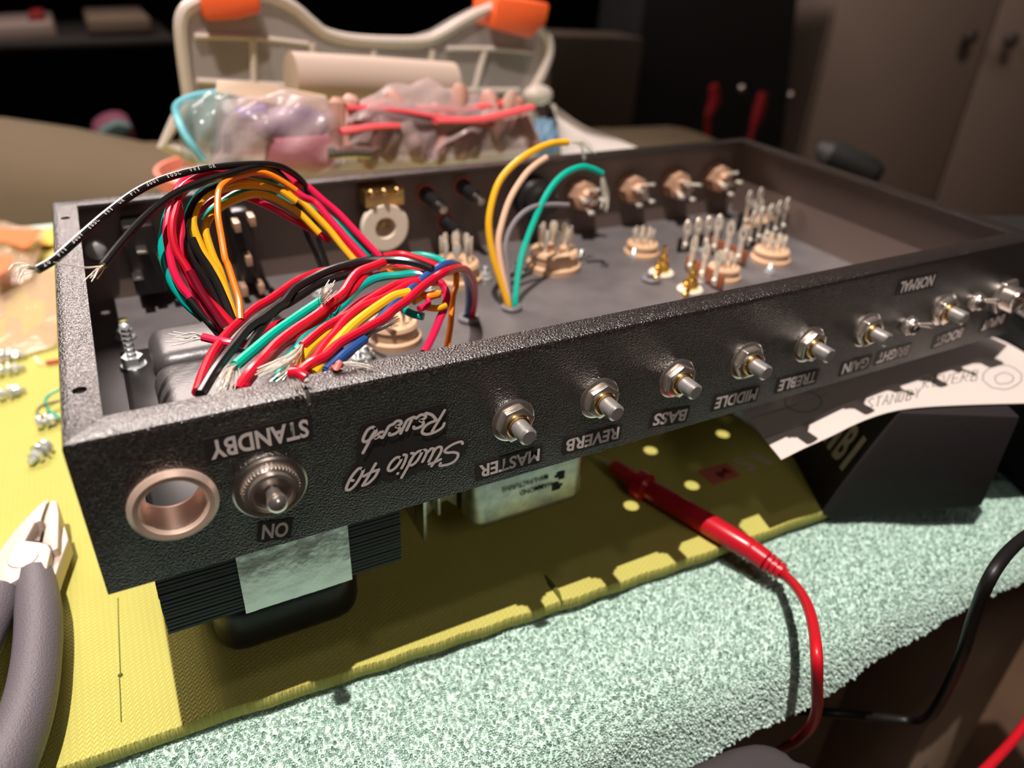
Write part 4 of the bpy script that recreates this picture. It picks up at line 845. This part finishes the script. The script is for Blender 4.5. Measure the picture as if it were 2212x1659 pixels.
# cardboard roll, cream strip, bags in front of the organizer
ro = MB().tube([ony(628, 165, .345), ony(800, 172, .350), ony(975, 182, .355)], .0150, 20).build('paper_roll', mat('kraft_paper', (.44, .33, .27), .7)); tag(ro, 'beige paper roll leaning on the clear organizer', 'roll')
q = [ony(468, 172, .30), ony(560, 180, .30), ony(705, 205, .31), ony(712, 240, .305), ony(600, 225, .295), ony(466, 200, .295)]
cs_ = MB().hull([tuple(p) for p in q], [tuple(p + np.array([0, .012, -.01])) for p in q]).build('cream_card', mat('cream_card', (.58, .42, .30), .6), bevel=.001); tag(cs_, 'cream card strip on top of the bags left of the roll', 'card')
tl = thing('plastic_bag', 'bulging clear bag with teal edge at the left of the pile', 'bag', tuple(ony(480, 340, .30) * np.array([1, 1, 0]) + np.array([0, 0, -.125])))
bagmesh('film', TEALP, tl, [ony(395, 360, .275), ony(520, 370, .270), ony(540, 205, .30), ony(378, 225, .30)], .05, 11, .004)
MB().tube(smooth([ony(*p) for p in [(440, 345, .268), (405, 300, .272), (382, 250, .290), (384, 225, .295), (420, 208, .298), (470, 200, .298)]], 5), .0022, 8).build('edge', mat('teal_edge', (.16, .48, .55), .3, alpha=.9), tl, label='teal welded edge')
lb = thing('plastic_bag', 'clear lilac bag of parts in the middle of the pile', 'bag', tuple(ony(620, 340, .29) * np.array([1, 1, 0]) + np.array([0, 0, -.125])))
bagmesh('film', LILAC, lb, [ony(450, 365, .262), ony(735, 365, .262), ony(745, 222, .295), ony(470, 212, .295)], .045, 12, .005, 18)
MB().hull([tuple(ony(*p, .272)) for p in [(575, 300), (720, 290), (725, 365), (570, 368)]], [tuple(ony(*p, .300)) for p in [(575, 300), (720, 290), (725, 365), (570, 368)]]).build('pink_pack', mat('pink_foam', (.72, .22, .30), .6), lb, bevel=.004, label='pink packet')
MB().tube([ony(515, 250, .270), ony(545, 246, .270), ony(572, 240, .272)], .004, 8).build('blue_print', mat('blue_print', (.16, .12, .42), .6), lb)
MB().ball(ony(630, 270, .285), .018, 8, (1.3, .6, .6)).build('contents', mat('violet_parts', (.25, .17, .28), .6), lb); MB().hull([tuple(ony(*p, .270)) for p in [(480, 290), (500, 288), (502, 330), (482, 332)]], [tuple(ony(*p, .285)) for p in [(480, 290), (500, 288), (502, 330), (482, 332)]]).build('contents', MATS['black_phenolic'], lb)
def redbag(lbl, cor, zipl, contents, seed):
    t = thing('zip_bag', lbl, 'bag', (*cor[0][:2], -.125)); bagmesh('film', LILAC, t, cor, .03, seed, .004)
    for z_ in zipl: MB().tube([tuple(p) for p in smooth(z_, 5)], .0042, 8, flat=.5).build('zip_strip', ZIPR, t, label='red zip strip')
    BR = [mat('brown_parts', (.42, .22, .16), .6), mat('rose_parts', (.55, .30, .25), .6), mat('dull_brown_parts', (.30, .17, .12), .6)]; rnd = random.Random(seed)
    for i in range(contents):
        u = (i + .5) / contents; P_ = np.array(cor[0]) * (1 - u) + np.array(cor[1]) * u + np.array([0, .008 + rnd.uniform(0, .006), rnd.uniform(.012, .026)])
        a_ = rnd.uniform(-.5, .5); d_ = np.array([math.sin(a_), .2, math.cos(a_)]) * rnd.uniform(.012, .02)
        MB().tube([P_ - d_, P_ - d_ * .8, P_ + d_ * .8, P_ + d_], [.003, .0055, .0055, .003], 9).build('component', BR[i % 3], t)
    return t
redbag('red zip bag of brown parts lowest in the pile', [ony(735, 360, .268), ony(950, 350, .272), ony(960, 235, .295), ony(740, 240, .290)], [[ony(735, 285, .262), ony(800, 275, .264), ony(860, 272, .268)]], 11, 21)
redbag('red zip bag of parts at the right of the pile', [ony(930, 350, .270), ony(1150, 335, .276), ony(1148, 225, .30), ony(945, 240, .295)], [[ony(940, 262, .262), ony(1040, 258, .266), ony(1148, 232, .275)]], 11, 22)
redbag('red zip bag lying across the top of the pile', [ony(745, 262, .268), ony(1060, 268, .275), ony(1050, 212, .32), ony(780, 215, .315)], [[ony(748, 232, .276), ony(850, 238, .276), ony(960, 255, .276), ony(1065, 268, .276)], [ony(790, 222, .290), ony(900, 232, .285), ony(1000, 236, .283), ony(1090, 222, .29)]], 0, 23)
mt_ = MB().tube([ony(705, 330, .262), ony(765, 328, .262), ony(800, 330, .263)], .0035, 10).build('metal_tube', CHROME); tag(mt_, 'short shiny metal tube in front of the bag pile', 'tube')
bb = thing('plastic_bag', 'blue tinted bag behind the white paper', 'bag', tuple(ony(1180, 300, .36) * np.array([1, 1, 0]) + np.array([0, 0, -.125])))
bagmesh('film', mat('blue_bag', (.12, .22, .32), .4, alpha=.8), bb, [ony(1150, 335, .33), ony(1215, 330, .34), ony(1205, 262, .38), ony(1152, 258, .37)], .02, 31, .003)
# curled white sheet
vs = []; fs = []; n = 14
A_ = [(1200, 226, .355), (1204, 275, .340), (1212, 325, .325), (1216, 350, .315)]; B_ = [(1204, 232, .360), (1262, 272, .352), (1345, 305, .345), (1400, 330, .335)]
a1 = smooth([ony(*p) for p in A_], 5); b1_ = smooth([ony(*p) for p in B_], 5)
for i in range(len(a1)):
    for j in range(n + 1): t_ = j / n; vs.append(a1[i] * (1 - t_) + b1_[i] * t_ + np.array([0, .012 * math.sin(math.pi * t_), 0]))
for i in range(len(a1) - 1):
    for j in range(n): fs.append((i * (n + 1) + j, i * (n + 1) + j + 1, (i + 1) * (n + 1) + j + 1, (i + 1) * (n + 1) + j))
o = MB().add(vs, fs).add([v + np.array([0, .0004, 0]) for v in vs], [f[::-1] for f in fs]).build('curled_paper', PAPER, ang=60); tag(o, 'curled white paper sheet standing behind the chassis', 'paper')
# stack of bowls at left of the pile
c = ony(372, 300, .46); bw = thing('plastic_tub', 'pale tub with coral rim at the left of the bag pile', 'tub', (c[0] + .02, c[1], -.125))
MB().lathe([(.030, -.125), (.036, -.10), (.048, -.078), (.050, -.070)], Matrix.Translation((c[0] + .035, c[1], 0)), 28).build('tub', mat('pale_tub', (.55, .47, .38), .5), bw)
MB().lathe([(.0495, -.0705), (.0525, -.0705), (.0525, -.060), (.0495, -.060)], Matrix.Translation((c[0] + .035, c[1], 0)), 28, True).build('rim', mat('coral_rim', (.70, .20, .13), .5), bw)
# ------------------------------------------------------------------ couch and room behind
OLIVE = mat('olive_fabric', (.095, .066, .034), .9, bump=(300, .4, .001), var=(8, (.085, .06, .03), .3, .7))
so = thing('olive_couch', 'olive fabric couch behind the table with a humped cushion at left', 'couch', (.3, 1.0, -.88))
mm = MB(); mm.box((-1.2, .63, -.88), (.86, .98, -.175)); mm.build('seat', OLIVE, so, bevel=.05, seg=4)
vs = []; fs = []; nx_, ny_ = 30, 8
hump = [(-.9, -.075), (-.2, -.082), (-.06, -.076), (-.02, -.080), (.02, -.098), (.06, -.112), (.2, -.120), (.4, -.128), (.62, -.14), (.9, -.15), (1.7, -.155)]
for j in range(ny_ + 1):
    for i in range(nx_ + 1):
        x = -.9 + 1.76 * (i / nx_) ** 1.3; z = np.interp(x, [h[0] for h in hump], [h[1] for h in hump]); t_ = j / ny_; e = math.sin(math.pi * t_) ** .5 if 0 < t_ < 1 else 0
        vs.append((x, .612 + .30 * t_, -.19 + (z + .19) * e))
for j in range(ny_):
    for i in range(nx_): fs.append((j * (nx_ + 1) + i, j * (nx_ + 1) + i + 1, (j + 1) * (nx_ + 1) + i + 1, (j + 1) * (nx_ + 1) + i))
MB().add(vs, fs).build('cushion', OLIVE, so, ang=70)
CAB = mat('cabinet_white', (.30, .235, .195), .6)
cx0, cy0 = 1.62, 1.32
cab = thing('wardrobe', 'tall pale wardrobe with two doors and round knobs at the right', 'wardrobe', (2.2, 1.5, -.88))
A = np.array(ony(1812, 0, 1.10)); dirv = np.array([.95, -.31, 0]); dirv /= np.linalg.norm(dirv); nrm_ = np.array([.31, .95, 0]); nrm_ /= np.linalg.norm(nrm_)
def cbox(u0, u1, v0, v1, z0, z1, name, mt, bev=.004):
    c8 = [A + dirv * u + nrm_ * v for u, v in ((u0, v0), (u1, v0), (u1, v1), (u0, v1))]
    return MB().hull([(p[0], p[1], z1) for p in c8], [(p[0], p[1], z0) for p in c8]).build(name, mt, cab, bevel=bev)
def hitcab(px, py):
    d = ray(px, py); t_ = ((A - CAM) @ nrm_) / (d @ nrm_); P_ = CAM + t_ * d; return (P_ - A) @ dirv, P_[2]
ug, _ = hitcab(2165, 0); wcab = ug * 2
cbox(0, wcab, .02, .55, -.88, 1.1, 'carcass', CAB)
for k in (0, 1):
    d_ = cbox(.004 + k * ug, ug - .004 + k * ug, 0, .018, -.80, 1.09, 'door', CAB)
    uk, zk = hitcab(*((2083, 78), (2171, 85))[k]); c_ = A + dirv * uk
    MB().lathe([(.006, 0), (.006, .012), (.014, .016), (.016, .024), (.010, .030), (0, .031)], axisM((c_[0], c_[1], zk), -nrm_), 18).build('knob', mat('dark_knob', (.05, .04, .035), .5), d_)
def slab_at(pts, Y, depth, name, mt, lbl, cat, bev=.004):
    q = [ony(x, y, Y) for x, y in pts]; o = MB().hull([tuple(p) for p in q], [tuple(p + np.array([0, depth, 0])) for p in q]).build(name, mt, bevel=bev); tag(o, lbl, cat); return o
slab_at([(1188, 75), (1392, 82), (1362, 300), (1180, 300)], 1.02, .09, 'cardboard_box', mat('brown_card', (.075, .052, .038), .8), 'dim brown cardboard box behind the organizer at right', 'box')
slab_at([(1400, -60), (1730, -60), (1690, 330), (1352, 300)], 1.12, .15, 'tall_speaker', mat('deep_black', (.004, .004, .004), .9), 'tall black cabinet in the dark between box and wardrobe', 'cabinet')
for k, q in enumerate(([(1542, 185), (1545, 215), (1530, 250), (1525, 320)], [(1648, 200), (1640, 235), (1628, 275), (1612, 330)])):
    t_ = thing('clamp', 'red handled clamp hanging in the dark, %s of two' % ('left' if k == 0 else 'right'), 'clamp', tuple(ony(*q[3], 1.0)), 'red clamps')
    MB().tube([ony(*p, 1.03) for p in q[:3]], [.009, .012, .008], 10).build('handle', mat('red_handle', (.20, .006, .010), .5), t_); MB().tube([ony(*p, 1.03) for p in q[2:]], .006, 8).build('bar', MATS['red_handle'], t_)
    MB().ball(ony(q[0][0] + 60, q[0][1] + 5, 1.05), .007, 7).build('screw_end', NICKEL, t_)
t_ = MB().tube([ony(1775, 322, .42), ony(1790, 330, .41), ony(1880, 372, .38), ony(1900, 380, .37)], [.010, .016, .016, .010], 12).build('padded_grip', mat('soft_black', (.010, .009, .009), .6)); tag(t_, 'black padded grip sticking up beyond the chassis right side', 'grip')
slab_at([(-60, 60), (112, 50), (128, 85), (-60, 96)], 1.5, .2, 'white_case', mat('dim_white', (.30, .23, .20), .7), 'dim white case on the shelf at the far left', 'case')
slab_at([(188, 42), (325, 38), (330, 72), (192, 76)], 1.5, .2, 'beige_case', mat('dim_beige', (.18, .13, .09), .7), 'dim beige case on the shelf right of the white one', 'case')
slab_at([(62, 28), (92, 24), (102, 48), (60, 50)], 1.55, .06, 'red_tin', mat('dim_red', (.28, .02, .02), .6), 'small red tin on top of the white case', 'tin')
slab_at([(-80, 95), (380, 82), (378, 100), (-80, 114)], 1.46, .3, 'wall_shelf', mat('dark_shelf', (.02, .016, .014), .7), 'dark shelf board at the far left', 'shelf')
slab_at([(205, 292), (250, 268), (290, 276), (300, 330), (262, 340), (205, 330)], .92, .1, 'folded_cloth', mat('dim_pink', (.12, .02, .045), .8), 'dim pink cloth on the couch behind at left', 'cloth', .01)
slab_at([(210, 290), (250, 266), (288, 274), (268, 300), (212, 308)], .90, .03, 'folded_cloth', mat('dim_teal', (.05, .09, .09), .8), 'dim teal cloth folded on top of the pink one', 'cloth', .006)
# black instrument case at right of the chassis
sc_ = thing('black_case', 'black case with grey edge bead standing right of the chassis', 'case', (.50, .05, -.13))
mm = MB(); a_, b_2 = onz(2150, 722, -.0655), onz(2320, 840, -.0655)
d_ = b_2 - a_; d_ /= np.linalg.norm(d_); nn = np.array([-d_[1], d_[0], 0]); q = [a_ + nn * .003 - d_ * .06, a_ + nn * .003 + d_ * .16, a_ + nn * .2 + d_ * .16, a_ + nn * .2 - d_ * .06]
MB().hull([(p[0], p[1], -.018) for p in q], [(p[0], p[1], -.13) for p in q]).build('shell', mat('case_black', (.008, .007, .007), .55), sc_, bevel=.003)
MB().tube([(*(a_ + nn * .002 - d_ * .06)[:2], -.049), (*(a_ + nn * .002 + d_ * .16)[:2], -.049)], .0012, 8).build('edge_bead', mat('grey_bead', (.16, .14, .14), .5), sc_)
MB().tube([(*(a_ + nn * .002 + d_ * .010)[:2], -.049), (*(a_ + nn * .002 + d_ * .010)[:2], -.02)], .0010, 8).build('edge_bead', MATS['grey_bead'], sc_)
# ------------------------------------------------------------------ below the table
st_ = thing('stool', 'dark grey padded stool seat under the table edge at the bottom', 'stool', (.17, -.05, -.88))
zs = -.165
q = [onz(1380, 1700, zs), onz(1470, 1650, zs), onz(1580, 1602, zs), onz(1640, 1588, zs), onz(1680, 1600, zs), onz(1740, 1632, zs), onz(1830, 1690, zs)]
off = np.array([-.01, -.06, 0]); q += [q[-1] + off, q[0] + off]
MB().hull([tuple(p) for p in q], [(p[0], p[1], zs - .05) for p in q]).build('seat', mat('grey_fabric', (.048, .040, .043), .85, bump=(900, .4, .0005)), st_, bevel=.012, seg=4)
c = sum(q) / len(q); MB().tube([(c[0], c[1], -.88), (c[0], c[1], zs - .05)], .02, 16).build('post', BLACKP, st_)
q = [ony(1948, 1440, .06), ony(2015, 1448, .06), ony(1990, 1500, .06), ony(1932, 1512, .06)]
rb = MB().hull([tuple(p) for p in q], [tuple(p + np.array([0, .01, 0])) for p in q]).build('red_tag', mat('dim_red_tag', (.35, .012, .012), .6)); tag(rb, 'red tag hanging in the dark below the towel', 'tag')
